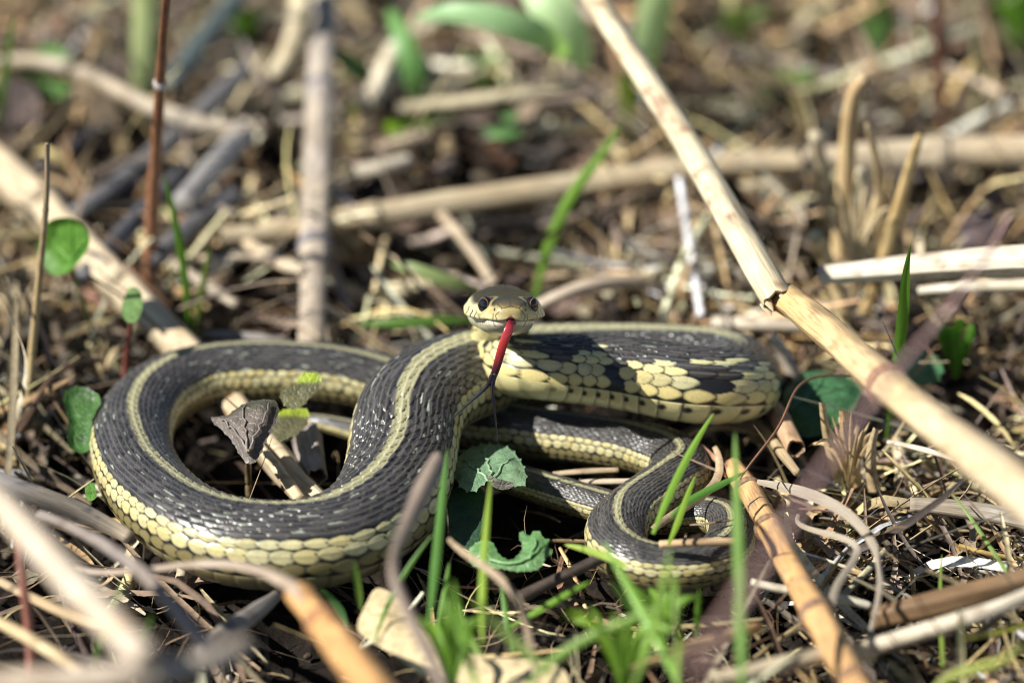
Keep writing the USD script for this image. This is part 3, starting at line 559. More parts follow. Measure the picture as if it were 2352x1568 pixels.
stalk('flattened_reed', 'pale reed from the left edge passing under the left snake coil', 'reed', [(-50, 350, 9), (60, 440, 8), (190, 570, 7), (340, 720, 6), (470, 850, 4), (600, 1010, 3.5), (740, 1170, 3)], [98, 92, 84, 78, 74, 70, 66], (0.58, 0.47, 0.31), joints=(0.2, 0.43), n=64, ribs=0.10, stains=(0.36, 0.26, 0.15))
stalk('split_reed', 'narrow split reed lying along the pale reed inside the left coil', 'reed', [(560, 985, 7), (620, 1055, 6.5), (690, 1150, 6)], [20, 27, 30], (0.60, 0.47, 0.29), hollow='a')
stalk('upright_reed', 'thick grey reed standing vertical behind the snake, left of its head', 'reed', [(745, -40, 24), (737, 200, 16), (728, 420, 11), (722, 620, 7), (716, 800, 3)], [60, 60, 64, 66, 62], (0.40, 0.345, 0.29), col2=(0.40, 0.33, 0.25), joints=(0.28, 0.72), jcol=(0.2, 0.19, 0.2), n=56, stains=(0.52, 0.44, 0.33))
stalk('fallen_reed', 'long pale reed lying level in the blurred background behind the head', 'reed', [(505, 545, 8), (690, 520, 8), (960, 478, 9), (1300, 428, 9), (1600, 385, 10), (1830, 372, 10)], [44, 50, 58, 56, 56, 52], (0.56, 0.46, 0.30), hollow='ab', joints=(0.29,), n=56, stains=(0.35, 0.26, 0.17))
stalk('fallen_reed', 'short pale reed stub lying under the cut end of the level reed', 'reed', [(1640, 440, 5), (1750, 425, 6), (1838, 405, 6)], [26, 32, 36], (0.54, 0.45, 0.30), hollow='b')
stalk('fallen_reed', 'broad blurred reed lying level at the right behind the upright straws', 'reed', [(1850, 372, 12), (1960, 362, 13), (2150, 352, 14), (2440, 346, 16)], [58, 68, 70, 72], (0.50, 0.41, 0.28), joints=(0.6,), n=44)
stalk('curved_stick', 'pale curved stick with a cut end in the upper left', 'stick', [(-40, 150, 14), (130, 148, 16), (270, 205, 16), (390, 262, 15), (480, 288, 14), (585, 300, 13)], [28, 34, 36, 38, 38, 38], (0.46, 0.39, 0.29), hollow='b', joints=(0.38, 0.74), n=48)
for label, a, w, c in (('long grey stick slanting up from the left toward the upright reed', [(165, 500, 8), (360, 350, 10), (560, 165, 12)], 48, (0.17, 0.165, 0.165)), ('grey stick with a pale end pointing at the curved stick', [(420, 470, 12), (490, 390, 13), (560, 310, 13)], 60, (0.26, 0.245, 0.23)),
        ('dark grey stick in shade behind the reddish stem', [(190, 640, 7), (300, 520, 9), (420, 400, 10)], 44, (0.085, 0.085, 0.09)), ('bluish grey stick leading up beneath the wide green blade', [(390, 200, 10), (470, 90, 13), (560, -30, 15)], 48, (0.10, 0.13, 0.125)), ('grey stick crossing behind the reddish stem low on the left', [(350, 600, 8), (440, 520, 9), (540, 450, 9)], 48, (0.13, 0.125, 0.125)),
        ('dark stick under the curved stick, pointing right at the upright reed', [(60, 420, 6), (180, 330, 8), (330, 250, 9)], 42, (0.07, 0.066, 0.066))):
    stalk('grey_stick', label, 'stick', a, w, c, n=24, mat=BARK)
def bud(root, o, p, r):
    s_ = trimesh.creation.icosphere(2, 1.0); c = p[int(len(p) * 0.62)]
    put('bud', c + s_.vertices * [r[20] * 1.15, r[20] * 1.15, r[20] * 1.3] - o, s_.faces, BARK, root, col=(0.5, 0.45, 0.42), uv=s_.vertices[:, :2])
b0 = at(345, 668, 0)
stalk('reddish_stalk', 'slender reddish brown stem standing upright at the left, glossy bud halfway up', 'stem', [b0, at_y(350, 480, b0[1] - 0.006), at_y(362, 290, b0[1] - 0.016), at_y(374, 100, b0[1] - 0.028), at_y(388, -60, b0[1] - 0.04)], [33, 31, 26, 22, 20], (0.36, 0.17, 0.09), col2=REDB, mat=BARK, n=52, end_part=bud, stains=(0.05, 0.025, 0.02))
b0 = at(2166, 310, 0)
stalk('reddish_stalk', 'blurred dark red stem standing in the upper right corner', 'stem', [b0, at_y(2158, 150, b0[1] - 0.004), at_y(2148, -50, b0[1] - 0.01)], [20, 24, 26], (0.17, 0.07, 0.045), mat=BARK)
stalk('bent_cane', 'short bent cream cane hanging from the top edge near the upright reed', 'cane', [(672, -60, 30), (692, 20, 26), (680, 90, 20), (632, 170, 12)], [50, 52, 52, 44], (0.66, 0.57, 0.38), joints=(0.42,), hollow='b')
stalk('short_stick', 'short whitish stick leaning left above the dark twig, right of the upright reed', 'stick', [(908, 110, 16), (875, 180, 13), (842, 250, 9)], [42, 44, 46], WHITE, n=20)
stalk('short_stick', 'stubby pale stick lying level right of the upright reed', 'stick', [(815, 397, 8), (880, 385, 9), (942, 370, 9)], [30, 38, 34], (0.55, 0.49, 0.38), n=18)
stalk('dark_twig', 'thin dark twig lying level in the blurred background under the green blades', 'twig', [(820, 238, 6), (1000, 242, 7), (1200, 248, 7), (1420, 285, 5), (1500, 310, 4)], [30, 30, 28, 24, 14], (0.10, 0.075, 0.065), mat=BARK)
stalk('orange_stalk', 'jointed orange tan stalk right of the small coil, running to the bottom edge', 'stalk', [(1682, 1075, 6), (1745, 1170, 9), (1800, 1275, 11), (1870, 1400, 13), (1935, 1520, 14), (1985, 1610, 15)], [48, 56, 60, 66, 72, 74], (0.56, 0.33, 0.14), joints=(0.12, 0.30, 0.66, 0.92), jcol=(0.25, 0.15, 0.09), n=60, stains=(0.30, 0.20, 0.13))
stalk('orange_stalk', 'blurred orange stalk at the bottom, below the left coil', 'stalk', [(686, 1365, 28), (740, 1430, 30), (810, 1520, 33), (880, 1620, 36)], [62, 74, 84, 92], ORANGE, joints=(0.30,), jcol=(0.33, 0.17, 0.09), n=40)
stalk('curling_sheath', 'thin beige stem curving over the lower edge of the left coil', 'stem', [(180, 1300, 16), (300, 1312, 20), (440, 1296, 24), (560, 1300, 27), (660, 1338, 29), (720, 1385, 30)], [14, 22, 26, 32, 40, 46], (0.42, 0.33, 0.245), n=44, flat=0.6)
stalk('foreground_reed', 'large blurred pale reed across the lower left corner', 'reed', [(-90, 1060, 58), (60, 1220, 60), (200, 1375, 62), (340, 1520, 62)], [58, 64, 70, 74], (0.60, 0.50, 0.38), n=40, stains=(0.62, 0.38, 0.16))
stalk('foreground_reed', 'very blurred pale reed lying along the bottom left edge', 'reed', [(-60, 1575, 52), (200, 1560, 54), (420, 1535, 55), (560, 1480, 52)], [60, 64, 60, 46], (0.52, 0.43, 0.33), n=32)
stalk('grey_stalk', 'thin grey stem curving from left to the bottom in front of the snake', 'stem', [(90, 1180, 22), (220, 1240, 26), (330, 1320, 30), (420, 1420, 33), (500, 1510, 34)], [18, 26, 30, 34, 36], (0.29, 0.245, 0.21), n=36)
stalk('grey_stalk', 'grey stalk with a light end behind the big blurred reed', 'stem', [(-40, 1085, 20), (90, 1140, 16), (190, 1180, 12), (300, 1235, 8)], [34, 44, 44, 30], (0.27, 0.25, 0.235), col2=(0.55, 0.46, 0.34), n=30, stains=(0.12, 0.11, 0.12))
stalk('fuzzy_twig', 'lumpy grey twig slanting up to the lower edge of the left coil', 'twig', [(470, 1500, 10), (540, 1440, 9), (600, 1395, 8), (634, 1368, 6)], [46, 44, 40, 26], (0.24, 0.21, 0.18), wob=0.22, n=30)
blade('dead_grass_leaf', 'blurred beige dead blade bending down in front of the snake', 'dead leaf', [(1012, 1040, 37), (970, 1130, 37), (925, 1230, 37), (905, 1300, 37), (925, 1370, 35), (965, 1450, 33), (1035, 1600, 30)], [30, 46, 36, 22, 34, 40, 40], (0.36, 0.28, 0.215), mat=REED, tip=False, fold=0.5, n=44, twist=0.8)
leaf('reed_sheath', 'broad cream dead reed sheath lying behind the grass at the bottom', 'dead leaf', [(868, 1335), (900, 1350), (960, 1420), (1060, 1480), (1180, 1500), (1300, 1530), (1310, 1590), (1100, 1590), (960, 1530), (870, 1470), (820, 1430), (838, 1380)], lambda a, b: 9 - (b - 1450) * 0.02, (0.62, 0.49, 0.28), mat=STRAW, curl=-1.2, relief=0.8)
stalk('dark_stalk', 'dark ridged stalk running in from the lower right edge', 'stalk', [(2400, 1325, 14), (2250, 1362, 12), (2130, 1392, 10), (2010, 1420, 7)], [66, 60, 56, 50], (0.20, 0.125, 0.065), n=32, ribs=0.12, mat=REED)
stalk('pale_straw', 'long whitish straw under the dark ridged stalk at lower right', 'straw', [(2400, 1350, 20), (2240, 1412, 18), (2100, 1455, 14), (1960, 1500, 10)], [34, 36, 38, 40], (0.62, 0.54, 0.40), n=32)
stalk('pale_straw', 'pale straw along the bottom edge right of centre', 'straw', [(1640, 1565, 14), (1780, 1530, 14), (1900, 1505, 13), (2000, 1500, 10)], [40, 44, 44, 40], (0.52, 0.42, 0.27), n=26)
stalk('pale_straw', 'white straw crossing beneath the orange tan stalk at lower right', 'straw', [(1725, 1336, 7), (1830, 1358, 6), (1940, 1376, 5), (2000, 1392, 4)], [18, 21, 22, 18], WHITE, n=22)
stalk('pale_straw', 'tan straw near the bottom between grass clump and orange tan stalk', 'straw', [(1420, 1545, 12), (1540, 1500, 13), (1640, 1470, 12), (1740, 1440, 9)], [26, 30, 30, 24], (0.54, 0.36, 0.18), n=22)
blade('dead_grass_leaf', 'long grey dead blade arching over the straw at the lower right', 'dead leaf', [(1738, 1106, 10), (1850, 1132, 13), (1945, 1180, 15), (2005, 1250, 15), (2022, 1330, 13), (2004, 1430, 9), (1985, 1500, 6)], [12, 26, 27, 22, 16, 12, 8], (0.36, 0.31, 0.24), mat=REED, tip=False, fold=0.3, n=48)
blade('dead_grass_leaf', 'grey dead blade standing bent left of the arching one', 'dead leaf', [(1835, 1180, 8), (1900, 1225, 12), (1968, 1262, 14), (1925, 1340, 13), (1912, 1420, 13), (1922, 1500, 14), (1935, 1600, 15)], [9, 13, 16, 19, 18, 17, 18], (0.38, 0.32, 0.24), mat=REED, tip=False, fold=0.25, n=44)
stalk('hollow_straw', 'hollow straw whose dark open end faces out, right of the snake', 'straw', [(1828, 1030, 10), (1812, 1000, 9), (1790, 960, 7), (1770, 930, 5)], [46, 46, 44, 42], (0.50, 0.33, 0.20), hollow='a', n=20)
stalk('cut_straw', 'cream straw with a blackened tip beside the hollow straw', 'straw', [(1745, 970, 4), (1785, 1025, 7), (1812, 1060, 9), (1832, 1086, 10)], [20, 24, 24, 20], (0.60, 0.48, 0.28), col2=(0.35, 0.26, 0.15), n=24)
b0 = at(1925, 640, 0)
stalk('upright_straw', 'tallest golden upright straw at right, with a curled dark tip', 'straw', [b0, at_y(1935, 520, b0[1] + 0.001), at_y(1945, 360, b0[1] - 0.001), at_y(1962, 215, b0[1] - 0.003), at_y(1990, 182, b0[1] - 0.004)], [42, 42, 40, 36, 24], (0.66, 0.50, 0.26), col2=(0.50, 0.35, 0.18), n=40, ribs=0.10, stains=(0.52, 0.38, 0.2))
for label, pp, w, c in (('pale upright straw left of the tallest golden straw', [(1905, 580), (1895, 440), (1872, 308)], [28, 30, 30], (0.55, 0.46, 0.30)), ('thin upright straw close right of the tallest golden straw', [(2015, 700), (2022, 520), (2018, 410), (1992, 285)], [28, 28, 24, 14], (0.56, 0.44, 0.25)),
        ('slanting golden upright straw, rightmost of the upright group', [(1985, 720), (2035, 580), (2075, 440), (2112, 312)], [36, 36, 30, 18], (0.58, 0.42, 0.19)), ('thin pale straw standing between the taller golden straws', [(1975, 650), (1988, 480), (1975, 390)], [24, 24, 20], (0.62, 0.54, 0.38)),
        ('short golden straw leaning at the foot of the upright group', [(1960, 780), (1915, 640), (1872, 540)], [28, 34, 38], (0.60, 0.47, 0.25))):
    b0 = at(*pp[0], 0)
    stalk('upright_straw', label, 'straw', [b0] + [at_y(a, b, b0[1] - 0.003 * q) for q, (a, b) in enumerate(pp[1:])], w, c, n=26)
b0 = at(62, 960, 0)
stalk('tall_straw', 'tall thin golden straw standing near the left edge', 'straw', [b0, at_y(72, 830, b0[1] + 0.002), at_y(90, 640, b0[1] + 0.002), at_y(105, 480, b0[1]), at_y(108, 330, b0[1] - 0.002)], [20, 19, 16, 14, 12], (0.56, 0.42, 0.20), col2=(0.32, 0.24, 0.15), joints=(0.75,), n=36)
b0 = at(28, 1015, 0)
blade('split_straw', 'thin white twisted straw at the left edge beside the tall straw', 'straw', [b0, at_y(52, 900, b0[1] - 0.002), at_y(58, 830, b0[1] - 0.003), at_y(38, 760, b0[1] - 0.004), at_y(18, 715, b0[1] - 0.004)], [16, 14, 16, 12, 8], (0.62, 0.54, 0.38), mat=STRAW, tip=False, twist=2.0)
stalk('dark_root', 'dark curving root in the straw left of the left coil', 'root', [(40, 990, 5), (85, 920, 8), (120, 868, 9), (165, 838, 9), (230, 828, 6)], [24, 14, 13, 12, 14], (0.13, 0.08, 0.05), mat=BARK)
stalk('brown_twig', 'short dark brown twig with a black end under the reddish stem', 'twig', [(292, 615, 10), (330, 655, 8), (390, 715, 5)], [34, 32, 28], (0.14, 0.075, 0.035), mat=BARK, hollow='a', n=18)
stalk('pale_straw', 'pale straw slanting down between the two thin grass blades at left', 'straw', [(395, 600, 8), (460, 645, 7), (545, 700, 5)], [20, 24, 22], (0.50, 0.42, 0.31), n=18)
stalk('pale_straw', 'curved pale straw joining the upright reed at its lower left side', 'straw', [(560, 556, 6), (620, 590, 8), (700, 628, 8)], [28, 34, 32], (0.58, 0.48, 0.33), n=18)
stalk('pale_straw', 'thin straw leaning toward the back of the snake head', 'straw', [(1010, 490, 8), (1075, 565, 8), (1135, 655, 5)], [24, 26, 24], (0.48, 0.39, 0.27), n=18)
stalk('pale_straw', 'arched pale straw lying right behind the snake head', 'straw', [(1215, 715, 7), (1300, 672, 10), (1400, 648, 10), (1500, 655, 7), (1530, 680, 4)], [24, 28, 30, 28, 18], (0.52, 0.42, 0.31), n=26)
stalk('pale_straw', 'whitish straw lying level behind the right coil', 'straw', [(1640, 742, 5), (1740, 745, 6), (1880, 752, 5)], [32, 34, 28], (0.60, 0.52, 0.40), n=20)
stalk('grey_stick', 'dim grey stick lying behind the left coil', 'stick', [(470, 770, 4), (600, 778, 5), (700, 800, 4)], [20, 24, 18], GREY, n=18)
stalk('grey_straw', 'grey straw pointing in from the right edge at mid height', 'straw', [(2090, 1160, 8), (2230, 1172, 8), (2400, 1205, 8)], [34, 42, 46], (0.33, 0.28, 0.215), n=24, ribs=0.12)
stalk('dark_stalk', 'short dark stalk with a pale splintered end at the bottom centre right', 'stalk', [(1180, 1380, 4), (1280, 1330, 6), (1390, 1278, 8)], [30, 28, 24], (0.06, 0.045, 0.035), mat=BARK, n=20)
stalk('golden_straw', 'golden straw bridging the inside of the small coil', 'straw', [(1515, 1250, 11), (1600, 1246, 11.5), (1690, 1244, 11)], [17, 18, 18], (0.54, 0.38, 0.22), n=18)
blade('dead_grass_leaf', 'thin tan dead blade curling behind the small coil', 'dead leaf', [(1500, 1215, 8), (1580, 1160, 8), (1640, 1110, 8), (1652, 1060, 8), (1640, 1025, 7)], [16, 20, 20, 18, 10], (0.48, 0.36, 0.22), mat=STRAW, tip=False, n=30)
stalk('pinkish_straw', 'pink tan straw slanting in the shade below the right coil', 'straw', [(1580, 1005, 6), (1640, 1050, 7), (1700, 1105, 7)], [14, 16, 16], (0.42, 0.24, 0.16), n=16)
stalk('pale_straw', 'upper of two straws lying under the middle tail section', 'straw', [(1270, 1089, 3.5), (1340, 1083, 4), (1420, 1080, 4)], [13, 15, 13], (0.56, 0.44, 0.28), n=16)
stalk('pale_straw', 'lower of two straws lying under the middle tail section', 'straw', [(1330, 1106, 4), (1400, 1106, 4.5), (1480, 1104, 4.5)], [12, 15, 13], (0.56, 0.45, 0.31), n=16)
stalk('knobby_straw', 'short thick straw stub with a rough end inside the left coil', 'straw', [(705, 1000, 5), (712, 1040, 5), (728, 1095, 4.5)], [66, 66, 50], (0.29, 0.26, 0.235), hollow='b', n=16, ribs=0.14)
blade('bent_grass', 'thin dry grass stem bending over in front of the bitten leaf', 'dead leaf', [(1030, 1236, 22), (1090, 1285, 23), (1150, 1330, 22), (1195, 1390, 20), (1215, 1470, 16), (1235, 1560, 12)], [8, 15, 18, 16, 15, 16], (0.34, 0.255, 0.16), mat=STRAW, tip=False, n=36)
for label, pp, w, c in (('leftmost of the golden sheaths standing below the shaded green leaf', [(1930, 1110), (1905, 1020), (1888, 925)], [26, 24, 14], (0.52, 0.39, 0.21)), ('wider golden sheath standing right of the leftmost sheath', [(1965, 1120), (1950, 1020), (1938, 945)], [34, 34, 22], (0.56, 0.38, 0.19)), ('thin upright sheath behind the blurred pinkish stem', [(2010, 1130), (2000, 1060), (2012, 985)], [28, 26, 14], (0.50, 0.38, 0.22)), ('curled pale sheath at the right edge of the right coil', [(1830, 880), (1800, 815), (1770, 775)], [30, 34, 26], (0.58, 0.50, 0.40))):
    b0 = at(*pp[0], 1)
    blade('dead_sheath', label, 'dead leaf', [b0] + [at_y(a, b, b0[1] - 0.001 * q) for q, (a, b) in enumerate(pp[1:])], w, c, mat=STRAW, tip=False, fold=0.6, n=20)

# ================================================================ green things
F0 = lambda z: (lambda a, b: z)
def up_blade(name, label, pp, w, col, lean_=0.0, z0=0, cat='grass blade', **kw):
    b0 = at(*pp[0], z0)
    blade(name, label, cat, [b0] + [at_y(a, b, b0[1] + lean_ * q) for q, (a, b) in enumerate(pp[1:], 1)], w, col, **kw)
blade('iris_leaf', 'broad blue green leaf hanging down from the top edge, left of the slanting reed', 'leaf', [(1225, -60, 40), (1270, 20, 36), (1310, 90, 30), (1345, 165, 22)], [96, 104, 98, 70], (0.30, 0.50, 0.34), n=30, fold=0.3, base_w=1.0)
blade('iris_leaf', 'long blue green leaf arching along the top edge to the left', 'leaf', [(1300, 130, 26), (1230, 78, 34), (1130, 40, 38), (1030, 30, 38), (950, 50, 34)], [62, 66, 62, 50, 26], (0.22, 0.42, 0.27), n=30, fold=0.3)
blade('iris_leaf', 'upright pale green leaf at the top edge right of the slanting reed', 'leaf', [(1478, 150, 12), (1490, 90, 20), (1508, 0, 30), (1520, -60, 36)], [52, 72, 80, 80], (0.34, 0.54, 0.36), n=24, tip=False)
blade('iris_leaf', 'wide pale green leaf standing at the top left behind the reddish stem', 'leaf', [(326, 215, 8), (328, 110, 18), (334, 0, 28), (338, -60, 34)], [46, 52, 56, 56], (0.36, 0.50, 0.30), n=24, tip=False)
blade('iris_leaf', 'dim green leaf slanting right of the short whitish stick', 'leaf', [(958, 260, 6), (950, 170, 16), (925, 90, 22), (890, 20, 24)], [40, 54, 46, 30], (0.10, 0.26, 0.10), n=22)
blade('iris_leaf', 'dark blue green leaf behind the short whitish stick', 'leaf', [(870, 190, 8), (810, 150, 14), (740, 90, 18)], [40, 46, 30], (0.05, 0.13, 0.075), n=20)
blade('iris_leaf', 'yellow green upright leaf under the slanting reed, in the blur', 'leaf', [(1455, 320, 2), (1445, 240, 10), (1432, 160, 18)], [40, 46, 36], (0.13, 0.24, 0.045), n=20)
def fan(label, name, c, n_, h, sp, w, col, z0=0, cat='weed', seed=0, mat=None, part='leaf', jit=0.004):
    rg = np.random.default_rng(seed); b0 = at(*c, z0); root, o = thing(name, label, cat, b0 * [1, 1, 0])
    for q in range(n_):
        a = (q + 0.5) / n_ * 2 - 1 + rg.normal(0, 0.12); t1 = (c[0] + a * sp * 0.55, c[1] - h * (0.55 + 0.1 * rg.random())); t2 = (c[0] + a * sp, c[1] - h * (0.75 + 0.3 * rg.random()) + abs(a) * h * 0.25)
        y1 = b0[1] + rg.normal(0, jit)
        v, f, uv = ribbon([b0, at_y(*t1, (b0[1] + y1) / 2), at_y(*t2, y1)], [w * 0.5, w, w * 0.8], n=14, fold=0.35)
        put(part, v - o, f, mat or GRASS, root, col=tints(v, np.asarray(col) * (np.array([1.5, 1.3, 1.0]) if mat is None else 1) * (0.75 + 0.5 * rg.random()), 0.09, seed + q, 200), uv=uv)
fan('low bright green weed in the blur below the dark twig', 'weed', (935, 370), 6, 110, 60, 34, (0.13, 0.27, 0.05), seed=2)
fan('small yellow green weed right of the upright reed near the dark twig', 'weed', (820, 290), 3, 60, 34, 26, (0.17, 0.27, 0.03), seed=3)
fan('blurred green grass tuft at right beyond the long level reed', 'weed', (1835, 270), 5, 130, 55, 30, (0.10, 0.23, 0.05), seed=4)
fan('blurred green weed in the top right corner', 'weed', (2335, 120), 5, 170, 60, 40, (0.09, 0.22, 0.03), seed=5)
fan('low green weed just behind the slanting reed at the top', 'weed', (1010, 330), 5, 130, 70, 26, (0.12, 0.26, 0.07), seed=12)
leaf('round_leaf', 'blurred round green leaf in the upper left under the curved stick', 'leaf', [(60, 170), (75, 120), (115, 105), (155, 130), (165, 185), (140, 230), (95, 235), (65, 210)], lambda a, b: 16 - (b - 100) * 0.06, (0.09, 0.22, 0.035), curl=0.8)
leaf('round_leaf', 'small pale green leaf lying level in the blur above the long reed', 'leaf', [(1110, 300), (1140, 270), (1195, 262), (1215, 285), (1180, 312), (1135, 318)], lambda a, b: 9, (0.18, 0.36, 0.12))
leaf('heart_leaf', 'round bright green leaf crossing the pale reed near the left edge', 'leaf', [(108, 540), (125, 508), (165, 497), (200, 508), (219, 535), (216, 570), (196, 598), (170, 622), (140, 628), (112, 600), (100, 570)], lambda a, b: 30 - (b - 500) * 0.08 + (a - 160) * 0.05, (0.09, 0.22, 0.03), curl=1.4, relief=0.6, rib=[[(160, 618), (162, 570), (165, 510)], [(160, 600), (190, 560), (210, 540)], [(160, 600), (130, 565), (118, 540)]], stem=[(165, 618, 20), (190, 690, 12), (210, 760, 3)], stem_w=11, stem_col=(0.12, 0.15, 0.05))
b0 = at(284, 900, 1)
leaf('seedling', 'seedling with one pale oval leaf on a red stalk beside the left coil', 'seedling', [(302, 660), (318, 664), (327, 685), (326, 712), (314, 736), (300, 742), (284, 730), (280, 705), (288, 678)], lambda a, b: 17 + (900 - b) * 0.02, (0.16, 0.27, 0.09), relief=0.25, stem=[b0, at_y(290, 820, b0[1] + 0.001), at(302, 738, 19)], stem_w=15, stem_col=(0.19, 0.06, 0.045))
up_blade('grass_blade', 'bright green grass blade curving down right of the reddish stem', [(438, 778), (426, 650), (405, 520), (376, 400)], [14, 19, 17, 12], (0.10, 0.27, 0.03), -0.001)
up_blade('grass_blade', 'shorter dull grass blade joining the bright one behind the left coil', [(446, 776), (460, 690), (472, 620), (482, 565)], [14, 16, 14, 10], (0.15, 0.25, 0.07), -0.001)
up_blade('grass_blade', 'thin grass blade at the far left top edge', [(-10, 300), (8, 180), (22, 90), (37, 28)], [16, 18, 15, 8], (0.12, 0.27, 0.08), -0.006, z0=10)
up_blade('grass_blade', 'long green blade rising behind the snake head toward the slanting reed', [(1228, 690), (1262, 560), (1312, 450), (1370, 370), (1425, 285)], [22, 26, 26, 24, 20], (0.11, 0.25, 0.045), 0.002)
blade('grass_blade', 'grey green blade lying flat left of the snake head', 'grass blade', [(1105, 668, 5), (1040, 648, 8), (960, 622, 10), (890, 598, 10)], [24, 30, 32, 26], (0.17, 0.27, 0.14))
blade('grass_blade', 'dark green blade lying level behind the snake neck', 'grass blade', [(1090, 735, 6), (1000, 738, 7), (900, 741, 7), (820, 745, 5)], [22, 24, 22, 14], (0.07, 0.17, 0.04))
up_blade('grass_blade', 'upright green blade crossing the bright thick reed at right', [(2036, 1010), (2058, 860), (2074, 720), (2080, 640), (2092, 562)], [16, 24, 28, 24, 12], (0.08, 0.22, 0.035), -0.005, z0=0)
blade('grass_blade', 'crisp green blade slanting across the small coil and right coil', 'grass blade', [(1500, 1225, 16), (1540, 1130, 20), (1590, 1030, 24), (1640, 948, 28)], [15, 18, 17, 12], (0.15, 0.33, 0.06), n=30)
blade('grass_blade', 'short crisp blade rising from the middle of the small coil', 'grass blade', [(1535, 1250, 13), (1560, 1190, 15), (1582, 1130, 17), (1598, 1092, 18)], [13, 15, 13, 9], (0.17, 0.34, 0.06), n=24)
blade('grass_blade', 'dark green blade slanting right to a point above the small coil', 'grass blade', [(1540, 1188, 12), (1600, 1140, 14), (1660, 1110, 15), (1712, 1082, 16)], [14, 18, 16, 10], (0.08, 0.23, 0.055), n=24)
blade('grass_blade', 'pale tipped blade pointing left from under the small coil', 'grass blade', [(1440, 1300, 16), (1385, 1275, 15), (1340, 1260, 14), (1295, 1250, 13)], [14, 17, 15, 12], (0.20, 0.33, 0.08), n=20)
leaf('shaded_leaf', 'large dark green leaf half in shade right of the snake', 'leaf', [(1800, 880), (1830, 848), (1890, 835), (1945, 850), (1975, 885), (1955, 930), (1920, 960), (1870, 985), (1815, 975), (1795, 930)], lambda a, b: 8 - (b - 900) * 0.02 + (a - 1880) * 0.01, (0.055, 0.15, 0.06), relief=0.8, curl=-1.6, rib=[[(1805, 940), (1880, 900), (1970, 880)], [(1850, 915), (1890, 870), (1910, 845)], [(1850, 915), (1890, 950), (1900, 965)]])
fan('toothed green sprout standing at the right beside the blurred stem', 'sprout', (2195, 870), 6, 150, 50, 36, (0.07, 0.23, 0.03), cat='sprout', seed=7)
leaf('toothed_leaf', 'dull green leaf low behind the thick cream reed at right', 'leaf', [(2070, 830), (2100, 805), (2140, 812), (2165, 850), (2140, 880), (2090, 875), (2062, 855)], lambda a, b: 7, (0.08, 0.20, 0.09), teeth=6)
leaf('scalloped_leaf', 'scalloped grey green leaf half in shade beneath the tongue tips', 'leaf', [(1042, 1060), (1062, 1030), (1095, 1016), (1130, 1013), (1160, 1020), (1182, 1036), (1196, 1055), (1206, 1085), (1203, 1105), (1180, 1106), (1155, 1095), (1135, 1090), (1100, 1110), (1070, 1120), (1048, 1095)], lambda a, b: 9 + (b - 1060) * 0.01 + (a - 1120) * 0.015, (0.20, 0.33, 0.19), teeth=5, relief=0.8, curl=-0.6, rib=[[(1125, 1098), (1120, 1060), (1110, 1022)], [(1125, 1098), (1155, 1065), (1180, 1042)], [(1125, 1098), (1085, 1070), (1060, 1045)]])
leaf('scalloped_leaf', 'underside flap of a scalloped leaf turned up grey brown', 'leaf', [(1118, 1090), (1135, 1094), (1160, 1104), (1182, 1112), (1168, 1122), (1142, 1122), (1126, 1110)], lambda a, b: 13 - (b - 1090) * 0.08, (0.34, 0.31, 0.26), relief=0.4)
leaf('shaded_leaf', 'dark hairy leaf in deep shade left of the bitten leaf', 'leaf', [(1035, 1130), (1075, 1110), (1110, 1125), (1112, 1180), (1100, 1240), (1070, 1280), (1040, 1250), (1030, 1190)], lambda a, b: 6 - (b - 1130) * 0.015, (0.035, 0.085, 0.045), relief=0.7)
leaf('bitten_leaf', 'lobed green leaf with a round bite missing, below the tail', 'leaf', [(1199, 1213), (1212, 1221), (1222, 1210), (1238, 1213), (1245, 1226), (1260, 1232), (1256, 1246), (1266, 1258), (1252, 1272), (1240, 1290), (1199, 1303), (1155, 1300), (1117, 1296), (1080, 1286), (1072, 1262), (1085, 1244), (1117, 1233), (1128, 1238), (1140, 1260), (1155, 1274), (1168, 1278), (1185, 1269), (1197, 1252), (1194, 1235), (1190, 1222)], lambda a, b: 10 - (b - 1260) * 0.03 + (a - 1190) * 0.01, (0.12, 0.25, 0.085), teeth=2, relief=1.2, curl=-0.8, rib=[[(1120, 1280), (1180, 1288), (1230, 1265), (1250, 1240)], [(1215, 1275), (1225, 1245), (1222, 1222)]])
b0 = at(572, 1140, 1)
leaf('purple_leaf', 'purple brown wilting leaf on its stalk inside the left coil', 'leaf', [(480, 945), (510, 940), (535, 925), (560, 912), (600, 905), (630, 912), (632, 945), (610, 990), (585, 1040), (570, 1052), (545, 1030), (515, 985)], lambda a, b: 14 + (1050 - b) * 0.035 + (a - 560) * 0.01, (0.16, 0.135, 0.115), rim=(0.09, 0.085, 0.06), teeth=2.5, relief=0.9, curl=-1.6, rib=[[(570, 1045), (562, 980), (560, 918)], [(570, 1045), (600, 970), (620, 920)], [(570, 1045), (525, 985), (495, 950)]], stem=[b0, at_y(570, 1090, b0[1]), at(572, 1035, 15)], stem_w=16, stem_col=(0.16, 0.12, 0.06))
leaf('cup_leaf', 'upper cupped green leaf with a yellow rim inside the left coil', 'leaf', [(648, 895), (675, 885), (690, 862), (715, 855), (738, 868), (732, 890), (712, 912), (690, 935), (655, 932)], lambda a, b: 15 + (935 - b) * 0.05, (0.13, 0.125, 0.06), rim=(0.33, 0.42, 0.04), teeth=3, relief=0.7)
leaf('cup_leaf', 'lower cupped green leaf with a yellow rim inside the left coil', 'leaf', [(622, 960), (645, 945), (680, 935), (708, 945), (705, 970), (680, 1000), (650, 1015), (625, 990)], lambda a, b: 9 + (1015 - b) * 0.03, (0.12, 0.115, 0.06), rim=(0.30, 0.38, 0.04), teeth=3, relief=0.7)
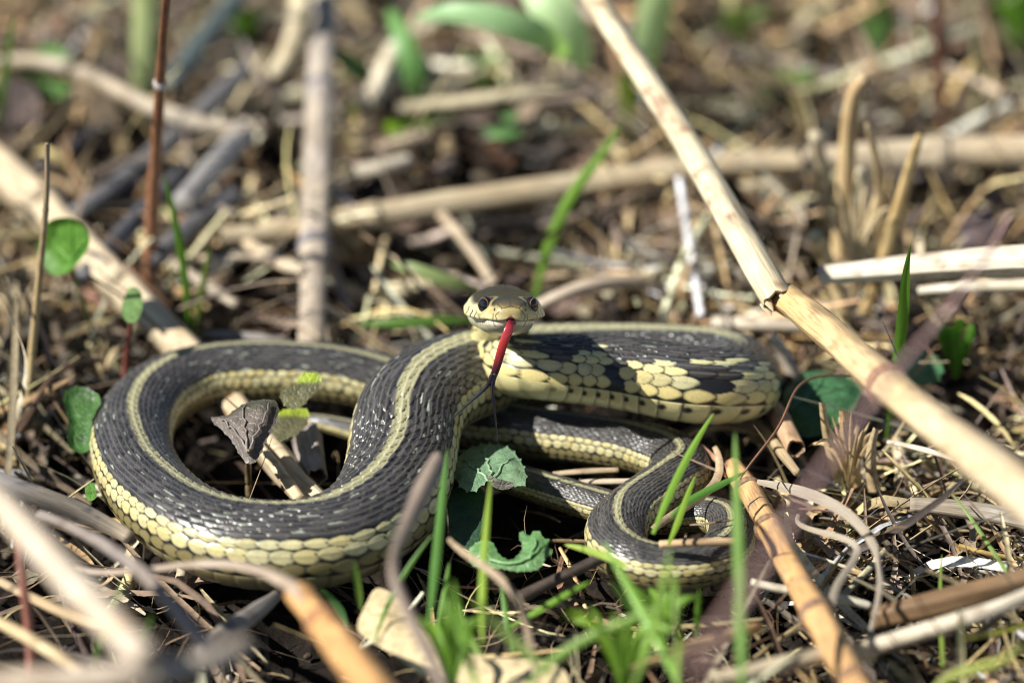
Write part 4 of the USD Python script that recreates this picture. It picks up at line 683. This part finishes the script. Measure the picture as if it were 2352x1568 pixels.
leaf('folded_leaf', 'folded dark green leaf tucked against the outside of the left coil', 'leaf', [(152, 905), (172, 895), (205, 900), (232, 925), (215, 965), (212, 1010), (200, 1045), (165, 1040), (158, 975)], lambda a, b: 12 - (b - 900) * 0.035, (0.06, 0.14, 0.035), relief=0.9, curl=0.9, teeth=2)
leaf('seedling', 'tiny oval green leaf at the lower left of the left coil', 'seedling', [(195, 1130), (200, 1112), (212, 1108), (220, 1122), (218, 1145), (206, 1150)], lambda a, b: 9, (0.12, 0.26, 0.05), relief=0.2)
stalk('reddish_stalk', 'thin reddish stalk standing in the lower left behind the blurred reed', 'stem', [(70, 1560, 10), (66, 1440, 16), (52, 1330, 22), (38, 1215, 26)], [22, 22, 20, 16], (0.20, 0.075, 0.05), mat=BARK, n=24)
stalk('thin_root', 'hair thin brown root arching over the shaded green leaf to the right coil', 'root', [(2030, 868, 12), (1950, 862, 15), (1865, 868, 17), (1815, 920, 19), (1785, 985, 19), (1735, 1050, 17), (1700, 1100, 14)], [5, 6, 6, 6, 7, 6, 4], (0.22, 0.11, 0.06), mat=BARK, n=40, sides=8)
stalk('thin_root', 'thin dark tendril lying across the curl of the small coil', 'root', [(1585, 1205, 10), (1640, 1200, 11), (1700, 1190, 10)], [5, 6, 4], (0.20, 0.13, 0.08), mat=BARK, n=20, sides=8)
stalk('pale_straw', 'golden straw low in the bottom left corner', 'straw', [(-20, 1420, 14), (90, 1480, 16), (190, 1545, 17)], [26, 28, 26], (0.56, 0.43, 0.24), n=20)
stalk('pale_straw', 'second golden straw in the bottom left, above the corner straw', 'straw', [(0, 1335, 8), (130, 1400, 9), (300, 1470, 9)], [20, 24, 22], (0.45, 0.33, 0.19), n=20)
stalk('pale_straw', 'whitish straw standing off the right edge of the shaded leaf', 'straw', [(2040, 1015, 8), (2130, 1035, 10), (2260, 1075, 10)], [10, 14, 10], (0.62, 0.55, 0.42), n=20)
fan('blurred green weed at the top edge left of the upright reed', 'weed', (560, 130), 5, 150, 60, 26, (0.09, 0.20, 0.05), seed=41)
fan('blurred green weed at the top between short whitish stick and arching leaf', 'weed', (1120, 230), 6, 130, 80, 22, (0.11, 0.23, 0.07), seed=42)
fan('pale green weed blurred at the top edge right of the slanting reed', 'weed', (1700, 120), 5, 130, 70, 26, (0.14, 0.24, 0.09), seed=43)
fan('dim green weed at the top edge left of the dark red stalk', 'weed', (2020, 150), 6, 170, 90, 24, (0.08, 0.18, 0.06), seed=44)
fan('grey green weed blurred just left of the tallest golden straw', 'weed', (1760, 330), 4, 150, 40, 24, (0.12, 0.18, 0.11), seed=45)
fan('tuft of thin dry straws at the foot of the tallest golden straw', 'straw_tuft', (1965, 720), 11, 330, 90, 14, (0.60, 0.48, 0.28), cat='dry tuft', seed=21, mat=STRAW, part='straw')
fan('tuft of pale dry straws right of the slanting golden straw', 'straw_tuft', (2120, 700), 9, 200, 110, 11, (0.56, 0.46, 0.29), cat='dry tuft', seed=22, mat=STRAW, part='straw')
fan('golden fibrous tuft beneath the shaded green leaf at right', 'straw_tuft', (1950, 1130), 15, 190, 90, 9, (0.55, 0.40, 0.20), cat='dry tuft', seed=23, mat=STRAW, part='straw')
fan('dry tuft at the right edge above the grey straw', 'straw_tuft', (2220, 1120), 12, 150, 120, 9, (0.58, 0.47, 0.28), cat='dry tuft', seed=24, mat=STRAW, part='straw')
fan('tuft of fine straw left of the left coil beneath the seedling', 'straw_tuft', (235, 880), 10, 110, 60, 8, (0.58, 0.46, 0.26), cat='dry tuft', seed=25, mat=STRAW, part='straw')
fan('tuft of fine straw at the far left behind the tall straw', 'straw_tuft', (40, 800), 12, 190, 80, 8, (0.50, 0.39, 0.23), cat='dry tuft', seed=26, mat=STRAW, part='straw')
fan('thin bladed grass tuft at the bottom left of the lime blade', 'green_tuft', (1040, 1590), 8, 240, 90, 19, (0.12, 0.26, 0.05), z0=8, cat='grass tuft', seed=31, jit=0.008)
fan('thin bladed grass tuft at the bottom centre below the small coil', 'green_tuft', (1430, 1600), 9, 260, 150, 19, (0.15, 0.30, 0.06), z0=8, cat='grass tuft', seed=32, jit=0.008)
fan('low grass tuft directly under the small coil', 'green_tuft', (1530, 1470), 7, 150, 90, 16, (0.13, 0.28, 0.05), z0=10, cat='grass tuft', seed=33, jit=0.004)
# foreground grass
FG = [('tallest grass blade of the bottom clump, beside the dead beige blade', [(985, 1430), (1000, 1300), (1015, 1150), (1028, 1030)], 30, 34, (0.07, 0.19, 0.055)), ('lime green blade standing alone before the bitten leaf', [(1108, 1480), (1108, 1350), (1116, 1220), (1128, 1095)], 24, 34, (0.20, 0.36, 0.07)), ('blade leaning left from the bottom clump toward the left coil', [(860, 1475), (895, 1380), (940, 1300), (995, 1225)], 18, 26, (0.08, 0.20, 0.05)),
      ('short blade poking up under the left coil', [(828, 1400), (822, 1345), (812, 1285)], 22, 28, (0.09, 0.21, 0.06)), ('blade beside the tallest one, half hidden by it', [(1000, 1470), (1018, 1380), (1032, 1290)], 20, 20, (0.10, 0.25, 0.045)), ('blurred blade leaning right from the middle of the bottom clump', [(1100, 1590), (1060, 1450), (1040, 1330)], 34, 40, (0.10, 0.25, 0.04)),
      ('broad pale blade crossing the clump low, pointing left', [(1270, 1550), (1190, 1480), (1130, 1420), (1085, 1375)], 36, 44, (0.22, 0.36, 0.14)), ('thin upright blade right of the lime green blade', [(1178, 1500), (1160, 1400), (1150, 1320)], 18, 18, (0.08, 0.23, 0.04)), ('blade slanting up right behind the bent dry stem', [(1170, 1440), (1240, 1400), (1300, 1365), (1355, 1335)], 22, 22, (0.12, 0.28, 0.05)),
      ('blurred blade slanting up right in the lower centre', [(1200, 1590), (1290, 1500), (1400, 1440), (1510, 1395)], 30, 36, (0.15, 0.30, 0.08)), ('long blade crossing the small coil from lower right to upper left', [(1570, 1600), (1500, 1450), (1440, 1340), (1385, 1240)], 34, 36, (0.12, 0.29, 0.045)), ('blade rising to a point in front of the small coil', [(1440, 1600), (1490, 1480), (1520, 1360), (1540, 1255)], 26, 42, (0.15, 0.30, 0.07)),
      ('upright blade on the right face of the small coil', [(1555, 1590), (1556, 1480), (1552, 1370), (1545, 1290)], 22, 40, (0.15, 0.30, 0.06)), ('wide soft blade standing tall right of the small coil', [(1705, 1620), (1700, 1400), (1694, 1200), (1688, 990)], 38, 44, (0.13, 0.27, 0.09)), ('short blade at the foot of the small coil', [(1600, 1480), (1602, 1420), (1606, 1350)], 22, 22, (0.10, 0.25, 0.05)),
      ('blue green blade leaning left below the small coil', [(1500, 1460), (1450, 1400), (1400, 1330)], 26, 30, (0.09, 0.22, 0.08)), ('thin blade leaning right out of the grass to the bottom right', [(2170, 1600), (2162, 1450), (2160, 1340), (2164, 1270)], 14, 12, (0.16, 0.28, 0.07)), ('curved thin blade near the right edge over the grey straw', [(2360, 1370), (2290, 1280), (2230, 1190), (2178, 1125)], 14, 18, (0.11, 0.22, 0.06)),
      ('yellow green blade pointing left from the lower right edge', [(2400, 1425), (2330, 1440), (2270, 1455), (2205, 1466)], 18, 22, (0.28, 0.34, 0.09)), ('blurred grass blade in the lower left behind the big reed', [(215, 1530), (240, 1450), (285, 1330)], 26, 30, (0.09, 0.19, 0.06)), ('second blurred grass blade in the lower left, leaning right', [(310, 1540), (330, 1470), (352, 1410)], 26, 30, (0.10, 0.21, 0.07)),
      ('blurred blade fanning out along the bottom right edge', [(2130, 1600), (2200, 1545), (2290, 1520), (2350, 1470)], 30, 34, (0.22, 0.30, 0.10)), ('dark bent blade below the left coil beside the orange stalk', [(800, 1440), (770, 1385), (735, 1352)], 26, 16, (0.05, 0.15, 0.06)), ('olive blade standing below the bitten leaf', [(1160, 1580), (1090, 1480), (1055, 1380)], 24, 14, (0.10, 0.20, 0.05))]
for label, pp, w, z, c in FG:
    zz = np.linspace(max(z - 18, 5), max(z - 5, 8), len(pp))
    blade('grass_blade', label, 'grass blade', [(a, b, q) for (a, b), q in zip(pp, zz)], [w * 0.5, w * 0.7, w * 0.62, w * 0.42], c, n=28, fold=0.35)
# ================================================================ the litter nobody could count
RG = np.random.default_rng(7)
tree = cKDTree(BODY_PTS[::8]); trr = BODY_R[::8]
def clear(v, n):
    """Which of the n pieces (each a block of vertices) keep out of the snake."""
    q = v.reshape(-1, 3); d, i_ = tree.query(q); ok = (d > trr[i_] * 0.97).reshape(n, -1).all(1)
    w = q - CAM; w /= np.linalg.norm(w, axis=1, keepdims=True); hid = np.zeros(n, bool)      # keep most bits from lying across the snake
    for k_ in (0.004, 0.008, 0.012, 0.017):
        d, i_ = tree.query(q + w * k_); hid |= (d < trr[i_] * 0.9).reshape(n, -1).any(1)
    return ok & (~hid | (RG.random(n) < 0.12))
def scatter(n, dens):
    out = []
    while sum(map(len, out)) < n:
        p = np.stack([RG.uniform(-0.17, 0.17, 4 * n), RG.uniform(-0.16, 0.30, 4 * n)], 1); out.append(p[RG.random(4 * n) < dens(p[:, 0], p[:, 1])])
    return np.vstack(out)[:n]
def palette(n, cols, wts, jit=0.3, at_=None):
    c = np.array(cols)[RG.choice(len(cols), n, p=np.array(wts) / sum(wts))]; return np.clip(c * np.array([0.97, 0.965, 0.95]) * np.exp(RG.normal(0, jit, (n, 1))) * (1 + RG.normal(0, 0.05, (n, 3))), 0.004, 0.62)
def strips(p, z, yaw, pitch, length, width, curl, bend, col, segs=5, fold=0.3, sides=0, taper=0.6):
    """n ribbons (sides 0) or thin tubes as one mesh."""
    n = len(p); pos = np.zeros((segs + 1, n, 3)); d = length / segs; ya = yaw - bend / 2; pi_ = pitch - curl / 2; dirs = []
    for k_ in range(segs + 1):
        dr = np.stack([np.cos(pi_) * np.cos(ya), np.cos(pi_) * np.sin(ya), np.sin(pi_)], 1); dirs.append(dr)
        if k_ < segs: pos[k_ + 1] = pos[k_] + dr * d[:, None]
        ya = ya + bend / segs; pi_ = pi_ + curl / segs
    pos -= pos.mean(0); low = pos[..., 2].min(0); pos[..., 2] -= low; pos += np.stack([p[:, 0], p[:, 1], z], 1)
    tg = np.stack(dirs); sd = np.cross(tg, [0, 0, 1.0]); sd /= np.linalg.norm(sd, axis=-1, keepdims=True) + 1e-9; nr = np.cross(sd, tg)
    ro = RG.normal(0, 0.6, n)[None, :, None]; s2_ = sd * np.cos(ro) + nr * np.sin(ro); n2 = nr * np.cos(ro) - sd * np.sin(ro)
    fr = np.linspace(-1, 1, segs + 1)[:, None]; w = width[None] * (1 - taper * np.abs(fr) ** 3)
    if sides:
        an = np.arange(sides) * 2 * np.pi / sides
        v = pos[:, :, None] + (np.cos(an)[None, None, :, None] * s2_[:, :, None] + np.sin(an)[None, None, :, None] * n2[:, :, None]) * (w / 2)[:, :, None, None]; m = sides
        a = np.arange(m); nb = (a + 1) % m
    else:
        ac = np.array([-0.5, 0, 0.5]); v = pos[:, :, None] + s2_[:, :, None] * (ac[None, None, :, None] * w[:, :, None, None]) + n2[:, :, None] * ((np.abs(ac) * fold)[None, None, :, None] * w[:, :, None, None]); m = 3
        a = np.arange(2); nb = a + 1
    v = v.transpose(1, 0, 2, 3).reshape(n, -1, 3); ok = clear(v, n); v = v[ok]; n = len(v); col = col[ok]
    kk, aa = np.meshgrid(np.arange(segs), a, indexing='ij'); bb_ = nb[aa]
    q4 = np.stack([kk * m + aa, kk * m + bb_, (kk + 1) * m + bb_, (kk + 1) * m + aa], -1).reshape(-1, 4)
    f = (q4[None] + (np.arange(n) * m * (segs + 1))[:, None, None]).reshape(-1, 4)
    return v.reshape(-1, 3), f, col.repeat(m * (segs + 1), 0)
def flakes(p, z, size, tilt, crumple, col):
    """Torn, crumpled scraps of dead leaf: a fan of two rings."""
    n = len(p); k_ = 9; an = np.arange(k_) * 2 * np.pi / k_
    r = size[:, None] * (0.55 + 0.45 * RG.random((n, k_))); el = RG.uniform(0.4, 1, n)[:, None]
    cx, cy = np.cos(an) * r, np.sin(an) * r * el
    hz_ = RG.normal(0, 1, (n, k_)) * crumple[:, None] * size[:, None]; cv = RG.normal(0, 1.2, n)[:, None]
    bow = lambda x_, y_: cv * x_ ** 2 / size[:, None] * 0.45
    x_ = np.concatenate([np.zeros((n, 1)), cx * 0.55, cx], 1); y_ = np.concatenate([np.zeros((n, 1)), cy * 0.55, cy], 1); z_ = np.concatenate([np.zeros((n, 1)), hz_ * 0.3 + bow(cx * 0.55, cy), hz_ + bow(cx, cy)], 1)
    ya, t1 = RG.uniform(0, 6.283, n)[:, None], tilt[:, None]; ta = RG.uniform(0, 6.283, n)[:, None]
    X_, Y_ = x_ * np.cos(ya) - y_ * np.sin(ya), x_ * np.sin(ya) + y_ * np.cos(ya)
    ux = X_ * np.cos(ta) + Y_ * np.sin(ta); uy = -X_ * np.sin(ta) + Y_ * np.cos(ta); uxx = ux * np.cos(t1) - z_ * np.sin(t1); zz = ux * np.sin(t1) + z_ * np.cos(t1)
    X_, Y_ = uxx * np.cos(ta) - uy * np.sin(ta), uxx * np.sin(ta) + uy * np.cos(ta)
    zz = zz - zz.min(1, keepdims=True); v = np.stack([X_ + p[:, :1], Y_ + p[:, 1:], zz + z[:, None]], -1); ok = clear(v, n); v = v[ok]; col = col[ok]; n = len(v)
    j = np.arange(k_); j2 = (j + 1) % k_
    t3 = np.vstack([np.stack([0 * j, 1 + j, 1 + j2], 1), np.stack([1 + j, 1 + k_ + j, 1 + k_ + j2], 1), np.stack([1 + j, 1 + k_ + j2, 1 + j2], 1)])
    f = (t3[None] + (np.arange(n) * (2 * k_ + 1))[:, None, None]).reshape(-1, 3)
    return v.reshape(-1, 3), f, col.repeat(2 * k_ + 1, 0)
def lump_noise(x_, y_, fr, sd): return meshkit.fbm(np.stack([x_ * fr, y_ * fr, 0 * x_], -1), 3, sd)
def zone(x_, y_):
    """Far litter is thick and brown, the right and left are strawy, the middle front lies open and dark."""
    far_ = sm(y_, -0.03, 0.02); right_ = sm(x_, 0.02, 0.045); left_ = 1 - sm(x_, -0.075, -0.05)
    return far_, right_, left_
def d_straw(x_, y_):
    fa, ri, le = zone(x_, y_); return np.clip((0.12 + 0.45 * fa + 0.75 * ri + 0.7 * le * sm(y_, -0.075, -0.05)) * (0.35 + 1.3 * sm(lump_noise(x_, y_, 45, 3), 0.35, 0.65)), 0, 1)
def d_leaf(x_, y_):
    fa, ri, le = zone(x_, y_); return np.clip((0.06 + 0.8 * fa + 0.12 * ri) * (0.2 + 1.5 * sm(lump_noise(x_, y_, 55, 9), 0.38, 0.62)), 0, 1)
def stuff(name, label, cat, got, mat, smooth=True):
    v, f, c = got; c = c * (0.34 + 0.95 * sm(lump_noise(v[:, 0], v[:, 1], 38, 21), 0.3, 0.65))[:, None] * (0.66 if name == 'leaf_litter' else 1.0); tag(put(name, v, f, mat, col=c * np.exp(RG.normal(0, 0.10, (len(c), 1))), smooth=smooth), label, cat, kind='stuff')
gz = lambda p: np.maximum(ground_z(p[:, 0], p[:, 1]), -0.012)
# dead leaf scraps
n = 3300; p = scatter(n, d_leaf); sz = 0.0016 + (0.0060 + 0.003 * sm(p[:, 1], 0.0, 0.08)) * RG.random(n) ** 2.0
stuff('leaf_litter', 'brown and tan scraps of dead leaf covering the ground', 'leaf litter', flakes(p, gz(p) + RG.uniform(0, 0.006, n), sz, np.abs(RG.normal(0, 0.75, n)), 0.10 + 0.12 * RG.random(n), palette(n, [(0.22, 0.165, 0.12), (0.33, 0.255, 0.175), (0.12, 0.088, 0.064), (0.42, 0.32, 0.205), (0.18, 0.16, 0.14), (0.28, 0.15, 0.09), (0.05, 0.038, 0.03)], [4, 3, 4, 1.6, 3, 0.7, 5], 0.38)), LITTER)
# broken straws, flat and round
n = 9500; p = scatter(n, d_straw)
L_ = 0.009 + 0.036 * RG.random(n) ** 1.7; yw = np.where(RG.random(n) < 0.5, RG.normal(-0.75, 0.5, n), RG.uniform(0, 6.283, n))
SC = [(0.60, 0.46, 0.25), (0.47, 0.34, 0.175), (0.30, 0.23, 0.15), (0.66, 0.58, 0.42), (0.20, 0.16, 0.125), (0.50, 0.33, 0.15), (0.24, 0.14, 0.085), (0.09, 0.07, 0.055)]
stuff('straw_litter', 'countless broken bits of dry straw strewn over the soil', 'straw litter', strips(p, gz(p) + RG.uniform(0, 0.0065, n), yw, RG.normal(0, 0.38, n), L_, 0.0004 + 0.0012 * RG.random(n) ** 2.2, RG.normal(0, 0.6, n), RG.normal(0, 0.7, n), palette(n, SC, [3, 4, 4, 2, 3, 2, 1, 3]), 5, 0.45), STRAW)
n = 1700; p = scatter(n, d_straw)
stuff('stem_litter', 'countless short round bits of dry stem on the soil', 'straw litter', strips(p, gz(p) + RG.uniform(0, 0.007, n), RG.uniform(0, 6.283, n), RG.normal(0, 0.2, n), 0.008 + 0.028 * RG.random(n) ** 1.6, 0.0008 + 0.0018 * RG.random(n) ** 2, RG.normal(0, 0.25, n), RG.normal(0, 0.3, n), palette(n, SC, [3, 3, 4, 2, 3, 1.5, 1, 2]), 5, sides=6, taper=0.15), STRAW)
# larger chips of reed and straw over the far ground
n = 620; p = scatter(n, lambda x_, y_: sm(y_, -0.005, 0.03) * (0.3 + 0.7 * sm(lump_noise(x_, y_, 30, 13), 0.35, 0.6)))
stuff('reed_litter', 'broken chips of reed and stem scattered over the far ground', 'reed litter', strips(p, gz(p) + RG.uniform(0.003, 0.011, n), RG.uniform(0, 6.283, n), RG.normal(0, 0.22, n), 0.008 + 0.034 * RG.random(n) ** 1.8, 0.0012 + 0.0022 * RG.random(n) ** 1.5, RG.normal(0, 0.25, n), RG.normal(0, 0.3, n), palette(n, [(0.62, 0.53, 0.37), (0.50, 0.39, 0.24), (0.09, 0.075, 0.065), (0.22, 0.18, 0.145), (0.34, 0.29, 0.235)], [3, 2.5, 3, 2, 2]), 5, sides=7, taper=0.1), STRAW)
# standing and leaning dead grass, thick on the right
n = 3800; p = scatter(n, lambda x_, y_: d_straw(x_, y_) * (0.15 + 0.85 * np.maximum(zone(x_, y_)[1], zone(x_, y_)[2] * (y_ > -0.06))))
stuff('dead_grass', 'dry dead grass leaves leaning among the litter', 'dead grass', strips(p, gz(p), RG.uniform(0, 6.283, n), RG.uniform(0.2, 1.1, n), 0.007 + 0.020 * RG.random(n) ** 1.5, 0.0007 + 0.0016 * RG.random(n), RG.normal(-0.9, 0.7, n), RG.normal(0, 0.6, n), palette(n, SC, [4, 4, 2, 2, 1.5, 3, 1, 1]), 6, 0.5), STRAW)
# fine roots and fibres
n = 6500; p = scatter(n, lambda x_, y_: 0.25 + 0.75 * d_straw(x_, y_))
stuff('root_fibre', 'fine dry roots and fibres tangled over the soil', 'roots', strips(p, gz(p) + RG.uniform(0, 0.006, n), RG.uniform(0, 6.283, n), RG.normal(0, 0.35, n), 0.008 + 0.024 * RG.random(n), 0.00016 + 0.00032 * RG.random(n) ** 2, RG.normal(0, 1.2, n), RG.normal(0, 1.6, n), palette(n, [(0.40, 0.29, 0.16), (0.17, 0.10, 0.06), (0.48, 0.40, 0.27)], [3, 3, 2]), 7, sides=3, taper=0.5), STRAW)
# crumbs of soil and rotten wood
n = 2400; p = scatter(n, lambda x_, y_: 0.35 + 0.65 * d_leaf(x_, y_)); ic = trimesh.creation.icosphere(1, 1.0); kv = len(ic.vertices)
v = ic.vertices[None] * (0.0004 + 0.0014 * RG.random(n) ** 2.5)[:, None, None] * RG.uniform(0.55, 1.3, (n, 1, 3)) * (1 + RG.normal(0, 0.16, (n, kv, 1))) + np.stack([p[:, 0], p[:, 1], gz(p) + RG.uniform(0, 0.002, n)], 1)[:, None]
ok = clear(v, n); v = v[ok]; n = len(v)
stuff('soil_crumb', 'dark crumbs of soil and rotten wood on the ground', 'soil', (v.reshape(-1, 3), (ic.faces[None] + (np.arange(n) * kv)[:, None, None]).reshape(-1, 3), palette(n, [(0.06, 0.045, 0.032), (0.10, 0.075, 0.05), (0.13, 0.10, 0.07), (0.03, 0.023, 0.017)], [4, 2, 0.8, 4]).repeat(kv, 0)), LITTER)

# ================================================================ things of a kind share a group
GROUPS = {'grass_blade': 'green grass blades round the snake', 'upright_straw': 'upright straws at the right', 'dead_sheath': 'dead sheaths standing right of the snake', 'grey_stick': 'grey sticks crossing at the upper left', 'iris_leaf': 'broad leaves along the top', 'weed': 'green weeds in the background',
    'pale_straw': 'loose pale straws on the ground', 'fallen_reed': 'reeds lying in the background', 'orange_stalk': 'orange stalks in the foreground', 'cup_leaf': 'cupped leaves inside the left coil', 'foreground_reed': 'blurred reeds in the lower left corner', 'straw_tuft': 'dry straw tufts round the snake', 'green_tuft': 'grass tufts in the foreground', 'broken_reed': 'two lengths of the broken reed', 'dead_grass_leaf': 'dead grass leaves near the snake'}
for pr in stage.GetPrimAtPath('/World').GetChildren():
    nm = pr.GetName(); nm = nm[:-4] if nm[-3:].isdigit() else nm
    if nm in GROUPS and pr.GetCustomDataByKey('label'): pr.SetCustomDataByKey('group', GROUPS[nm])
